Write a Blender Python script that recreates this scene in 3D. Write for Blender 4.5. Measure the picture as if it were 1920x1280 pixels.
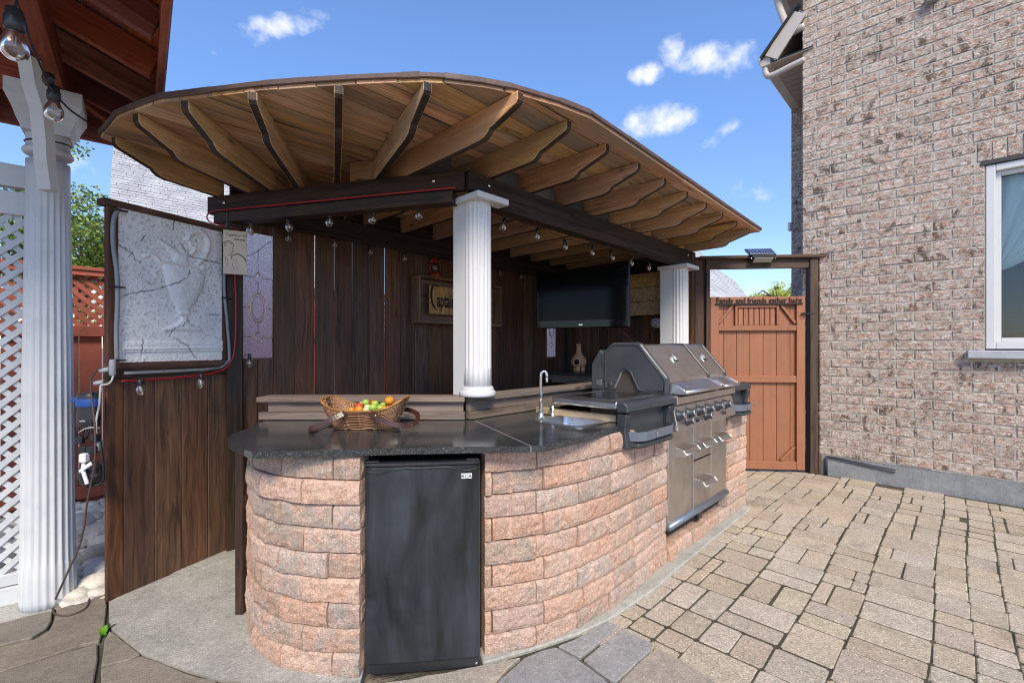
import bpy, bmesh, math, random
import numpy as np
from mathutils import Vector, Matrix, noise, geometry
R = math.radians
random.seed(7)
for o in list(bpy.data.objects): bpy.data.objects.remove(o)
SC = bpy.context.scene
COL = SC.collection
# ------------------------------------------------------------------ camera
H = 1.32          # eye height
F = 853.0         # focal length in pixels of the 1920 px wide photograph
cd = bpy.data.cameras.new('camera'); cam = bpy.data.objects.new('camera', cd); COL.objects.link(cam)
cam.location = (0, 0, H); cam.rotation_euler = (R(90), 0, 0)
cd.sensor_width = 36; cd.lens = 36 * F / 1920; cd.shift_y = 10 / 1920; cd.clip_end = 3000; cd.clip_start = .02
SC.camera = cam
# ------------------------------------------------------------------ world and sun
SUN_EL, SUN_AZ = 44, 172      # azimuth clockwise from +Y: the sun stands behind the camera
w = bpy.data.worlds.new('World'); SC.world = w; w.use_nodes = True
nt = w.node_tree; N = nt.nodes; L = nt.links; N.clear()
out = N.new('ShaderNodeOutputWorld'); bg = N.new('ShaderNodeBackground')
sky = N.new('ShaderNodeTexSky'); sky.sky_type = 'NISHITA'; sky.sun_disc = False
sky.sun_elevation = R(SUN_EL); sky.sun_rotation = R(SUN_AZ); sky.altitude = 200; sky.air_density = 1.0; sky.dust_density = .3; sky.ozone_density = 2.0
bg.inputs[1].default_value = .12
geo = N.new('ShaderNodeTexCoord')
def cloud_dir(u, v):
    return Vector(((u - 960) / F, 1, (650 - v) / F)).normalized()
def vmath(op, a=None, b=None):
    n = N.new('ShaderNodeVectorMath'); n.operation = op
    for i, x in enumerate((a, b)):
        if x is None: continue
        if isinstance(x, (tuple, Vector)): n.inputs[i].default_value = tuple(x)
        else: L.new(x, n.inputs[i])
    return n
def wm(op, a=None, b=None, c=None, clamp=False):
    n = N.new('ShaderNodeMath'); n.operation = op; n.use_clamp = clamp
    for i, x in enumerate((a, b, c)):
        if x is None: continue
        if isinstance(x, (int, float)): n.inputs[i].default_value = x
        else: L.new(x, n.inputs[i])
    return n.outputs[0]
nz = N.new('ShaderNodeTexNoise'); nz.inputs['Scale'].default_value = 9; nz.inputs['Detail'].default_value = 7; nz.inputs['Roughness'].default_value = .6
L.new(geo.outputs['Generated'], nz.inputs['Vector'])
nz2 = N.new('ShaderNodeTexNoise'); nz2.inputs['Scale'].default_value = 34; nz2.inputs['Detail'].default_value = 5; nz2.inputs['Roughness'].default_value = .55
L.new(geo.outputs['Generated'], nz2.inputs['Vector'])
total = None
#      u     v    half width  half height  tilt  strength
for (cu, cv, hw, hh, tilt, st) in [(1325, 108, 60, 24, 5, 1.0), (1372, 112, 40, 30, 0, 1.0), (1262, 100, 22, 26, -20, 1.0), (1213, 138, 30, 17, 0, .9),
                                   (1232, 226, 58, 26, 3, 1.0), (1195, 240, 36, 22, 0, .95), (1275, 222, 34, 16, 0, .9), (530, 48, 66, 17, -18, .85), (590, 26, 30, 8, 0, .5), (480, 68, 26, 14, -25, .5),
                                   (150, 312, 26, 22, 0, .75), (1340, 262, 34, 9, -30, .22), (1385, 352, 18, 9, 0, .15), (1418, 360, 14, 9, 0, .1), (400, 100, 12, 6, 0, .3),
                                   (2300, 250, 150, 50, 0, .9), (-400, 300, 120, 45, 0, .9), (2600, -200, 200, 60, 10, .8), (-900, 60, 200, 70, 0, .8)]:
    d = cloud_dir(cu, cv)
    rx = Vector((d.y, -d.x, 0)).normalized(); ry = rx.cross(d)
    c, s = math.cos(R(-tilt)), math.sin(R(-tilt))
    ax, ay = rx * c + ry * s, ry * c - rx * s
    k = F / math.sqrt(1 + ((cu - 960) / F) ** 2 + ((650 - cv) / F) ** 2) * (1 + .5 * ((cu - 960) / F) ** 2) ** 0
    k = F * math.sqrt(1 + ((cu - 960) / F) ** 2 + ((650 - cv) / F) ** 2)
    du = vmath('DOT_PRODUCT', geo.outputs['Generated'], ax * (k / hw)).outputs['Value']
    dv = vmath('DOT_PRODUCT', geo.outputs['Generated'], ay * (k / hh)).outputs['Value']
    fr = vmath('DOT_PRODUCT', geo.outputs['Generated'], d).outputs['Value']
    r2 = wm('ADD', wm('MULTIPLY', du, du), wm('MULTIPLY', dv, dv))
    g = wm('MULTIPLY', wm('SUBTRACT', 1.25, r2, clamp=False), st)
    g = wm('MULTIPLY', wm('MAXIMUM', g, -1), wm('GREATER_THAN', fr, 0))
    g = wm('SUBTRACT', g, wm('LESS_THAN', fr, 0))
    total = g if total is None else wm('MAXIMUM', total, g)
nn = wm('ADD', wm('MULTIPLY', wm('SUBTRACT', nz.outputs['Fac'], .5), 3.6), wm('MULTIPLY', wm('SUBTRACT', nz2.outputs['Fac'], .5), 3.4))
dens = wm('ADD', total, nn)
mr = N.new('ShaderNodeMapRange'); mr.interpolation_type = 'SMOOTHSTEP'
L.new(dens, mr.inputs['Value']); mr.inputs['From Min'].default_value = -.1; mr.inputs['From Max'].default_value = 2.6
# no cloud where no blob is
gate_ = wm('GREATER_THAN', total, -.95)
soft = wm('MULTIPLY', wm('ADD', total, .95), 1.1, clamp=True)
cf = wm('MULTIPLY', wm('MULTIPLY', mr.outputs[0], gate_), soft)
cf = wm('MULTIPLY', cf, .95)
mix = N.new('ShaderNodeMixRGB'); L.new(cf, mix.inputs[0])
skm = N.new('ShaderNodeMixRGB'); skm.blend_type = 'MULTIPLY'; skm.inputs[0].default_value = 1
L.new(sky.outputs[0], skm.inputs[1])
sepz = N.new('ShaderNodeSeparateXYZ'); L.new(geo.outputs['Generated'], sepz.inputs[0])
tr = N.new('ShaderNodeValToRGB'); L.new(sepz.outputs['Z'], tr.inputs[0]); L.new(tr.outputs[0], skm.inputs[2])
for i_, (p_, c_) in enumerate([(0, (.50, .55, .72)), (.22, (.44, .56, .82)), (.5, (.48, .68, .97)), (1, (.6, .76, 1.0))]):
    if i_ > 1: tr.color_ramp.elements.new(p_)
for e_, (p_, c_) in zip(tr.color_ramp.elements, [(0, (.50, .55, .72)), (.22, (.44, .56, .82)), (.5, (.48, .68, .97)), (1, (.6, .76, 1.0))]): e_.position = p_; e_.color = c_ + (1,)
L.new(skm.outputs[0], mix.inputs[1]); mix.inputs[2].default_value = (3.3, 3.6, 4.5, 1)
L.new(mix.outputs[0], bg.inputs[0]); L.new(bg.outputs[0], out.inputs[0])
sd = bpy.data.lights.new('sun', 'SUN'); sun = bpy.data.objects.new('sun', sd); COL.objects.link(sun)
sd.energy = 1.5; sd.angle = R(20); sd.color = (1, .95, .88)
_az = R(SUN_AZ); sdir = Vector((math.sin(_az) * math.cos(R(SUN_EL)), math.cos(_az) * math.cos(R(SUN_EL)), math.sin(R(SUN_EL))))
sun.rotation_euler = sdir.to_track_quat('Z', 'Y').to_euler(); sun.location = (0, -5, 9)
SC.view_settings.view_transform = 'Standard'; SC.view_settings.look = 'None'; SC.view_settings.gamma = 1; SC.view_settings.use_curve_mapping = False
SC.view_settings.exposure = 1.5
SC.view_settings.use_white_balance = True; SC.view_settings.white_balance_temperature = 7700; SC.view_settings.white_balance_tint = 10
SC.cycles.filter_width = 1.1
SC.cycles.max_bounces = 8; SC.cycles.diffuse_bounces = 5; SC.cycles.transmission_bounces = 6; SC.cycles.transparent_max_bounces = 12

# ------------------------------------------------------------------ frames
TH = R(45.6); E1 = Vector((math.cos(TH), math.sin(TH), 0)); E2 = Vector((-math.sin(TH), math.cos(TH), 0)); UP = Vector((0, 0, 1))
def AB(a, b, z=0): return E1 * a + E2 * b + UP * z
M_AB = Matrix.Rotation(TH, 4, 'Z')
def at(u, v, Y): return Vector(((u - 960) / F * Y, Y, H - (v - 650) / F * Y))   # a point of the place at distance Y
def gr(u, v, z=0):
    Y = (H - z) * F / (v - 650); return Vector(((u - 960) / F * Y, Y, z))       # a point of the ground (or of a level z)
def frame(x, y, z, o): return Matrix(((x.x, y.x, z.x, o.x), (x.y, y.y, z.y, o.y), (x.z, y.z, z.z, o.z), (0, 0, 0, 1)))
def V(*a): return Vector(a)
# ------------------------------------------------------------------ object helpers
WM = {}
def link(name, mesh, mat=None, parent=None, M=None, smooth=False, **props):
    o = bpy.data.objects.new(name, mesh); COL.objects.link(o)
    M = M or Matrix.Identity(4)
    if mesh is not None and mat is not None and not mesh.materials: mesh.materials.append(mat)
    if smooth and mesh is not None:
        mesh.polygons.foreach_set('use_smooth', [True] * len(mesh.polygons))
    o.matrix_basis = M; WM[o.name] = M
    if parent is not None:
        o.parent = parent; o.matrix_parent_inverse = WM[parent.name].inverted()
    for k, v in props.items(): o[k] = v
    return o
def thing(name, label, cat, loc, group=None):
    o = link(name, None, M=Matrix.Translation(Vector(loc))); o.empty_display_size = .1
    o['label'] = label; o['category'] = cat
    if group: o['group'] = group
    return o
def tag(o, label, cat, group=None):
    o['label'] = label; o['category'] = cat
    if group: o['group'] = group
    return o
def struct(o): o['kind'] = 'structure'; return o
def mk(name, verts, faces):
    m = bpy.data.meshes.new(name); m.from_pydata([tuple(v) for v in verts], [], faces); m.update(); return m
_bx = {}
def boxmesh(sx, sy, sz, ch=.003, shared=True, key=None):
    k = (round(sx, 4), round(sy, 4), round(sz, 4), ch, key)
    if shared and k in _bx: return _bx[k]
    bm = bmesh.new(); bmesh.ops.create_cube(bm, size=1)
    for v in bm.verts: v.co = Vector((v.co.x * sx, v.co.y * sy, v.co.z * sz))
    c = min(ch, .3 * min(sx, sy, sz))
    if c > 0: bmesh.ops.bevel(bm, geom=bm.edges[:], offset=c, segments=1, profile=.5, affect='EDGES')
    m = bpy.data.meshes.new('box'); bm.to_mesh(m); bm.free()
    if shared: _bx[k] = m
    return m
def box(name, c, s, mat, parent=None, M=None, rz=0, ch=.003, **p):
    """box with centre c and size s (in frame M)"""
    m = boxmesh(*s, ch=ch, key=mat.name)
    T = (M or Matrix.Identity(4)) @ Matrix.Translation(Vector(c)) @ Matrix.Rotation(rz, 4, 'Z')
    return link(name, m, mat, parent, T, **p)
def bar(name, p0, p1, wd, ht, mat, parent=None, up=UP, ch=.003, **p):
    p0, p1 = Vector(p0), Vector(p1); x = (p1 - p0); ln = x.length; x.normalize()
    y = up.cross(x); y.normalize(); z = x.cross(y)
    m = boxmesh(ln, wd, ht, ch=ch, key=mat.name)
    return link(name, m, mat, parent, frame(x, y, z, (p0 + p1) / 2), **p)
def rawbar(p0, p1, wd, ht, up=UP):
    p0, p1 = Vector(p0), Vector(p1); x = (p1 - p0); ln = x.length; x.normalize()
    y = up.cross(x); y.normalize(); z = x.cross(y); vs = []
    for i in (-1, 1):
        for j in (-1, 1):
            for k in (-1, 1): vs.append((p0 + p1) / 2 + x * (i * ln / 2) + y * (j * wd / 2) + z * (k * ht / 2))
    return vs, [(0, 1, 3, 2), (4, 6, 7, 5), (0, 4, 5, 1), (2, 3, 7, 6), (0, 2, 6, 4), (1, 5, 7, 3)]
class Acc:
    def __init__(s): s.v = []; s.f = []
    def add(s, vf):
        n = len(s.v); s.v += [tuple(v) for v in vf[0]]; s.f += [tuple(i + n for i in f) for f in vf[1]]
    def mesh(s, name='joined'): return mk(name, s.v, s.f)
def polymesh(outer, z0, z1, holes=()):
    """flat slab from a 2D outline with optional holes"""
    def area(p): return sum(p[i][0] * p[(i + 1) % len(p)][1] - p[(i + 1) % len(p)][0] * p[i][1] for i in range(len(p)))
    outer = [tuple(p[:2]) for p in outer]
    if area(outer) < 0: outer = outer[::-1]
    hs = [[tuple(p[:2]) for p in h] for h in holes]
    hs = [h if area(h) < 0 else h[::-1] for h in hs]
    loops = [outer] + hs
    flat = [p for l in loops for p in l]
    tris = geometry.tessellate_polygon([[Vector((x, y, 0)) for x, y in l] for l in loops])
    n = len(flat); vs = [(x, y, z0) for x, y in flat] + [(x, y, z1) for x, y in flat]; fs = []
    for t in tris:
        a, b, c = t
        ar = (flat[b][0] - flat[a][0]) * (flat[c][1] - flat[a][1]) - (flat[c][0] - flat[a][0]) * (flat[b][1] - flat[a][1])
        if ar < 0: a, c = c, a
        fs.append((a + n, b + n, c + n)); fs.append((c, b, a))
    i0 = 0
    for l in loops:
        k = len(l)
        for i in range(k):
            j = (i + 1) % k; fs.append((i0 + i, i0 + j, i0 + j + n, i0 + i + n))
        i0 += k
    return vs, fs
def prism(name, pts, d0, d1, mat, parent=None, M=None, ch=0, holes=(), **p):
    vs, fs = polymesh(pts, d0, d1, holes); m = mk(name, vs, fs)
    if ch > 0:
        bm = bmesh.new(); bm.from_mesh(m); bmesh.ops.dissolve_limit(bm, angle_limit=.01, verts=bm.verts, edges=bm.edges)
        es = [e for e in bm.edges if len(e.link_faces) == 2 and e.calc_face_angle(0) > .5]
        bmesh.ops.bevel(bm, geom=es, offset=ch, segments=1, affect='EDGES', clamp_overlap=True)
        bm.to_mesh(m); bm.free()
    return link(name, m, mat, parent, M, **p)
def tubemesh(pts, r, seg=8, closed=False, flat=None):
    pts = [Vector(p) for p in pts]; n = len(pts); vs = []; fs = []; prev = None
    rs = r if isinstance(r, (list, tuple)) else [r] * n
    for i, p in enumerate(pts):
        a = pts[(i - 1) % n] if (closed or i > 0) else p; b = pts[(i + 1) % n] if (closed or i < n - 1) else p
        t = (b - a).normalized()
        if prev is None:
            q = UP if abs(t.z) < .9 else V(1, 0, 0)
            x = (q - t * q.dot(t)).normalized()
        else: x = (prev - t * prev.dot(t)).normalized()
        prev = x; y = t.cross(x)
        fx, fy = (1, 1) if flat is None else flat
        for k in range(seg):
            an = 2 * math.pi * k / seg; vs.append(p + x * (math.cos(an) * rs[i] * fx) + y * (math.sin(an) * rs[i] * fy))
    m = n if closed else n - 1
    for i in range(m):
        for k in range(seg):
            a, b = i * seg + k, i * seg + (k + 1) % seg; c, d = ((i + 1) % n) * seg + (k + 1) % seg, ((i + 1) % n) * seg + k
            fs.append((a, b, c, d))
    if not closed: fs.append(tuple(range(seg))[::-1]); fs.append(tuple((n - 1) * seg + k for k in range(seg)))
    return vs, fs
def smoothpath(pts, k=6):
    pts = [Vector(p) for p in pts]; out_ = []
    for i in range(len(pts) - 1):
        p0 = pts[max(i - 1, 0)]; p1 = pts[i]; p2 = pts[i + 1]; p3 = pts[min(i + 2, len(pts) - 1)]
        for j in range(k):
            t = j / k
            out_.append(.5 * ((2 * p1) + (p2 - p0) * t + (2 * p0 - 5 * p1 + 4 * p2 - p3) * t * t + (3 * p1 - p0 - 3 * p2 + p3) * t ** 3))
    out_.append(pts[-1]); return out_
def tube(name, pts, r, mat, parent=None, seg=8, sm=0, M=None, closed=False, flat=None, **p):
    if sm:
        if isinstance(r, list):
            n0 = len(r); r = [r[min(int(i / sm), n0 - 1)] + (r[min(int(i / sm) + 1, n0 - 1)] - r[min(int(i / sm), n0 - 1)]) * ((i % sm) / sm) for i in range((n0 - 1) * sm + 1)]
        pts = smoothpath(pts, sm)
    vs, fs = tubemesh(pts, r, seg, closed, flat)
    return link(name, mk(name, vs, fs), mat, parent, M, smooth=True, **p)
def lathemesh(prof, seg=24, rad=None):
    vs = []; fs = []; n = len(prof)
    for (r, z) in prof:
        for k in range(seg):
            an = 2 * math.pi * k / seg; rr = r if rad is None else rad(r, z, an)
            vs.append((rr * math.cos(an), rr * math.sin(an), z))
    for i in range(n - 1):
        for k in range(seg):
            fs.append((i * seg + k, i * seg + (k + 1) % seg, (i + 1) * seg + (k + 1) % seg, (i + 1) * seg + k))
    fs.append(tuple(range(seg))[::-1]); fs.append(tuple((n - 1) * seg + k for k in range(seg)))
    return vs, fs
def lathe(name, prof, mat, parent=None, M=None, seg=24, rad=None, smooth=True, **p):
    return link(name, mk(name, *lathemesh(prof, seg, rad)), mat, parent, M, smooth=smooth, **p)
def text(name, s, size, M, mat, parent=None, ext=.001, shear=0, off=0, sx=1, align='LEFT', **p):
    c = bpy.data.curves.new(name, 'FONT'); c.body = s; c.size = size; c.extrude = ext; c.shear = shear; c.offset = off; c.align_x = align; c.resolution_u = 3
    t = bpy.data.objects.new('tmp', c); COL.objects.link(t)
    dg = bpy.context.evaluated_depsgraph_get(); m = bpy.data.meshes.new_from_object(t.evaluated_get(dg)); bpy.data.objects.remove(t)
    if sx != 1: m.transform(Matrix.Diagonal((sx, 1, 1, 1)))
    m.materials.clear()
    return link(name, m, mat, parent, M, **p)

# ------------------------------------------------------------------ materials
class NB:
    """small node-building helper"""
    def __init__(s, name):
        s.m = bpy.data.materials.new(name); s.m.use_nodes = True; s.t = s.m.node_tree; s.N = s.t.nodes; s.L = s.t.links
        s.b = s.N['Principled BSDF']
    def n(s, typ, ins=None, **at_):
        n = s.N.new('ShaderNode' + typ)
        for k, v in at_.items(): setattr(n, k, v)
        for k, v in (ins or {}).items():
            if hasattr(v, 'node'): s.L.new(v, n.inputs[k])
            else: n.inputs[k].default_value = v
        return n
    def math(s, op, a, b=0, clamp=False): return s.n('Math', {0: a, 1: b}, operation=op, use_clamp=clamp).outputs[0]
    def mixc(s, f, a, b, mode='MIX'):
        def c(x): return x if hasattr(x, 'node') else (tuple(x) + (1,) if len(x) == 3 else x)
        return s.n('MixRGB', {0: f, 1: c(a), 2: c(b)}, blend_type=mode).outputs[0]
    def ramp(s, f, stops):
        n = s.n('ValToRGB', {0: f}); e = n.color_ramp.elements
        while len(e) < len(stops): e.new(.5)
        for i, (p, c) in enumerate(stops): e[i].position = p; e[i].color = tuple(c) + (1,) if len(c) == 3 else c
        return n.outputs[0]
    def mr(s, v, a, b, c=0, d=1): return s.n('MapRange', {0: v, 1: a, 2: b, 3: c, 4: d}).outputs[0]
    def noise(s, vec, scale, detail=4, rough=.6, dist=0): return s.n('TexNoise', {'Vector': vec, 'Scale': scale, 'Detail': detail, 'Roughness': rough, 'Distortion': dist}).outputs['Fac']
    def coords(s, scale=(1, 1, 1), world=False, rnd=True):
        if world: c = s.n('NewGeometry').outputs['Position']
        else: c = s.n('TexCoord').outputs['Object']
        if rnd and not world:
            oi = s.n('ObjectInfo').outputs['Random']
            off = s.n('VectorMath', {0: c, 1: s.n('CombineXYZ', {0: s.math('MULTIPLY', oi, 37.0), 1: s.math('MULTIPLY', oi, 91.0), 2: s.math('MULTIPLY', oi, 13.0)}).outputs[0]}, operation='ADD').outputs[0]
            c = off
        return s.n('VectorMath', {0: c, 1: scale}, operation='MULTIPLY').outputs[0]
    def rnd(s): return s.n('ObjectInfo').outputs['Random']
    def set(s, **k):
        names = dict(color='Base Color', rough='Roughness', metal='Metallic', spec='Specular IOR Level', normal='Normal', trans='Transmission Weight', ior='IOR', emit='Emission Color', es='Emission Strength', alpha='Alpha', coat='Coat Weight', coatr='Coat Roughness', aniso='Anisotropic')
        for a, v in k.items():
            i = s.b.inputs[names[a]]
            if hasattr(v, 'node'): s.L.new(v, i)
            elif isinstance(v, (tuple, list)): i.default_value = tuple(v) + (1,) if len(v) == 3 else v
            else: i.default_value = v
        return s
    def bump(s, h, dist=.01, strength=1, normal=None):
        n = s.n('Bump', {'Height': h, 'Distance': dist, 'Strength': strength})
        if normal is not None: s.L.new(normal, n.inputs['Normal'])
        return n.outputs[0]
def wood(name, light, dark, grey=None, rough=.75, vary=.35, knots=True, stain=.5, bump=.0015, spec=.3, streak=(.04, .03, .02), scale=1.0):
    s = NB(name)
    g = s.coords((1.3 * scale, 30 * scale, 30 * scale)); c = s.coords((1, 1, 1)); lo = s.coords((1.2, 5, 5))
    warp = s.noise(s.coords((2, 5, 5)), 1.0, 3, .5)
    g2 = s.n('VectorMath', {0: g, 1: s.n('CombineXYZ', {0: 0.0, 1: s.math('MULTIPLY', warp, 3.2), 2: s.math('MULTIPLY', warp, 3.2)}).outputs[0]}, operation='ADD').outputs[0]
    grain = s.noise(g2, 1.0, 6, .65, .6)
    col = s.mixc(s.mr(grain, .34, .68), dark, light)
    fine = s.noise(s.coords((4, 160, 160)), 1.0, 3, .7)
    col = s.mixc(s.math('MULTIPLY', s.mr(fine, .35, .65), .25), col, (0.02, .015, .01), 'MIX') if False else s.mixc(.35, col, s.ramp(fine, [(.3, (.55, .55, .55)), (.7, (1.25, 1.25, 1.25))]), 'MULTIPLY')
    patch = s.noise(lo, 1.0, 5, .6, .4)
    if grey: col = s.mixc(s.mr(patch, .42, .66), col, grey)
    sp = s.noise(s.coords((.9, 9, 9)), 1.7, 5, .62, 1.0)
    col = s.mixc(s.math('MULTIPLY', s.mr(sp, .58, .72), stain), col, streak)
    if knots:
        v = s.n('TexVoronoi', {'Vector': s.coords((2.6, 7.0, 7.0)), 'Scale': 1.0}, feature='F1').outputs['Distance']
        kk = s.mr(v, .03, .13, 1, 0); col = s.mixc(s.math('MULTIPLY', kk, .8), col, tuple(x * .3 for x in dark))
    rv = s.n('HueSaturation', {'Hue': s.mr(s.rnd(), 0, 1, .488, .512), 'Saturation': s.mr(s.math('FRACT', s.math('MULTIPLY', s.rnd(), 7.3)), 0, 1, .85, 1.12), 'Value': s.mr(s.math('FRACT', s.math('MULTIPLY', s.rnd(), 3.7)), 0, 1, 1 - vary, 1 + vary), 'Color': col}).outputs[0]
    hgt = s.math('ADD', grain, s.math('MULTIPLY', fine, .5))
    s.set(color=rv, rough=s.mr(patch, .3, .7, rough - .1, rough + .1), spec=spec, normal=s.bump(hgt, bump, .8))
    return s.m
def paint(name, col, rough=.5, dirt=None, dirtamt=.3, bump=.0008, vary=.06, metal=0, spec=.5, wood_grain=False, nscale=6):
    s = NB(name); c = s.coords((1, 1, 1))
    n1 = s.noise(c, nscale, 6, .65); n2 = s.noise(c, 60, 4, .6)
    col2 = s.mixc(s.math('MULTIPLY', s.mr(n1, .45, .75), dirtamt), col, dirt or tuple(x * .5 for x in col))
    if wood_grain:
        g = s.noise(s.coords((1.5, 60, 60)), 1.0, 4, .6); col2 = s.mixc(.3, col2, s.ramp(g, [(.3, (.6, .6, .6)), (.7, (1.2, 1.2, 1.2))]), 'MULTIPLY'); n2 = g
    rv = s.n('HueSaturation', {'Value': s.mr(s.rnd(), 0, 1, 1 - vary, 1 + vary), 'Color': col2}).outputs[0]
    s.set(color=rv, rough=s.mr(n1, .3, .7, max(rough - .08, .02), rough + .1), metal=metal, spec=spec, normal=s.bump(n2, bump, .6))
    return s.m
def plain(name, col, rough=.5, metal=0, **k):
    s = NB(name); s.set(color=col, rough=rough, metal=metal, **k); return s.m

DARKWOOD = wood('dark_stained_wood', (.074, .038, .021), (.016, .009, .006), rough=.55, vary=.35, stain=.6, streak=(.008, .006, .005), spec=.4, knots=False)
WALLWOOD = wood('brown_stained_boards', (.165, .076, .040), (.055, .025, .014), scale=1.5, rough=.55, vary=.32, stain=.7, streak=(.010, .008, .007), spec=.45)
BEAMWOOD = wood('dark_beam_wood', (.062, .038, .025), (.016, .011, .008), rough=.7, vary=.2, stain=.4, streak=(.007, .006, .005), knots=False)
CEDAR = wood('weathered_cedar', (.78, .46, .245), (.40, .22, .115), grey=(.40, .30, .21), rough=.75, vary=.42, stain=.95, streak=(.045, .028, .016))
CEDARR = wood('cedar_rafter_side', (.78, .46, .23), (.42, .23, .11), grey=(.36, .23, .13), rough=.75, vary=.2, stain=.6, streak=(.06, .038, .022))
REDWOOD = wood('red_stained_wood', (.38, .12, .07), (.19, .05, .03), rough=.65, vary=.22, stain=.35, streak=(.05, .016, .01), knots=False)
GREYWOOD = wood('grey_weathered_wood', (.26, .195, .15), (.11, .08, .062), grey=(.23, .19, .16), rough=.8, vary=.14, stain=.4, knots=True)
OLDPINE = wood('treated_lumber', (.62, .45, .27), (.33, .22, .12), rough=.75, vary=.08, stain=.6, streak=(.12, .09, .06))
PALEPINE = wood('pale_pine_boards', (.62, .43, .2), (.36, .22, .1), rough=.65, vary=.12, stain=.25)
SIGNWOOD = wood('sign_frame_wood', (.30, .175, .10), (.12, .068, .04), rough=.7, vary=.1, stain=.3)
GATEPAINT = paint('rust_brown_gate_paint', (.325, .128, .062), rough=.5, dirt=(.22, .08, .04), dirtamt=.5, wood_grain=True, vary=.07)
REDFENCE = paint('red_fence_paint', (.42, .105, .058), rough=.6, dirt=(.20, .045, .03), dirtamt=.6, wood_grain=True, vary=.12)
WHITE = paint('white_paint', (.70, .71, .71), rough=.42, dirt=(.55, .56, .56), dirtamt=.25, vary=.02, bump=.0006)
WHITE2 = paint('old_white_paint', (.60, .615, .61), rough=.5, dirt=(.38, .42, .46), dirtamt=.45, vary=.03, bump=.001)
VINYL = paint('white_vinyl', (.62, .62, .605), rough=.35, dirtamt=.08, vary=.01, bump=.0002)
TAUPE = paint('taupe_aluminium', (.52, .46, .40), rough=.45, dirtamt=.2, vary=.02, bump=.0003)
SOFFIT = paint('brown_soffit', (.36, .29, .235), rough=.5, dirtamt=.2, vary=.05, bump=.0003)
BLACKP = paint('black_plastic', (.022, .023, .025), rough=.35, dirt=(.06, .065, .07), dirtamt=.4, bump=.0004)
BLACK = plain('matt_black', (.01, .01, .01), .7)
RUBBER = plain('black_rubber', (.015, .015, .016), .55)
CHROME = plain('chrome', (.75, .76, .78), .12, 1.0)
REDCORD = plain('red_cord', (.45, .012, .018), .4)
GREYPVC = paint('grey_conduit', (.34, .36, .38), rough=.4, dirtamt=.3)
WHITEPL = plain('white_plastic', (.75, .76, .76), .4)
BROWNCORD = plain('brown_cord', (.07, .045, .038), .6)
BLUETAPE = plain('blue_tape', (.01, .07, .30), .45)
LEATHER = paint('brown_leather', (.06, .022, .014), rough=.35, dirtamt=.3)
BRASS = plain('brass', (.62, .42, .18), .3, 1.0)
LEAD = plain('grey_lead_came', (.22, .2, .18), .45, .8)
REDENAMEL = plain('red_enamel', (.30, .025, .012), .35)
GREENPLANT = plain('green_leaf', (.10, .30, .02), .5)

def stone_split():
    s = NB('split_face_block'); c = s.coords((1, 1, 1)); r = s.rnd()
    big = s.noise(c, 11, 6, .7, .6)
    k = s.math('ADD', big, s.math('MULTIPLY', s.math('SUBTRACT', s.math('FRACT', s.math('MULTIPLY', r, 5.1)), .5), .20))
    col = s.mixc(s.mr(k, .44, .64), (.86, .54, .39), (.60, .48, .38))
    pk = s.noise(c, 20, 4, .6); col = s.mixc(s.math('MULTIPLY', s.mr(pk, .5, .68), .6), col, (.70, .35, .20))
    n2 = s.noise(c, 75, 6, .85); col = s.mixc(.85, col, s.ramp(n2, [(.30, (.30, .28, .26)), (.46, (.9, .9, .9)), (.56, (1.05, 1.05, 1.05)), (.72, (1.5, 1.48, 1.45))]), 'MULTIPLY')
    v = s.n('TexVoronoi', {'Vector': c, 'Scale': 240.0}).outputs['Color']
    col = s.mixc(.55, col, s.ramp(s.n('SeparateColor', {0: v}).outputs[0], [(.0, (.45, .42, .4)), (.3, (.95, .95, .95)), (.8, (1.05, 1.05, 1.05)), (1, (1.7, 1.7, 1.6))]), 'MULTIPLY')
    col = s.n('HueSaturation', {'Value': s.mr(r, 0, 1, .88, 1.12), 'Saturation': s.mr(s.math('FRACT', s.math('MULTIPLY', r, 9.7)), 0, 1, .75, 1.0), 'Color': col}).outputs[0]
    h = s.math('ADD', s.math('MULTIPLY', s.noise(c, 30, 6, .8, .3), 1.0), s.math('MULTIPLY', n2, .6))
    s.set(color=col, rough=.95, spec=.15, normal=s.bump(h, .02, 1)); return s.m
STONE = stone_split()
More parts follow.
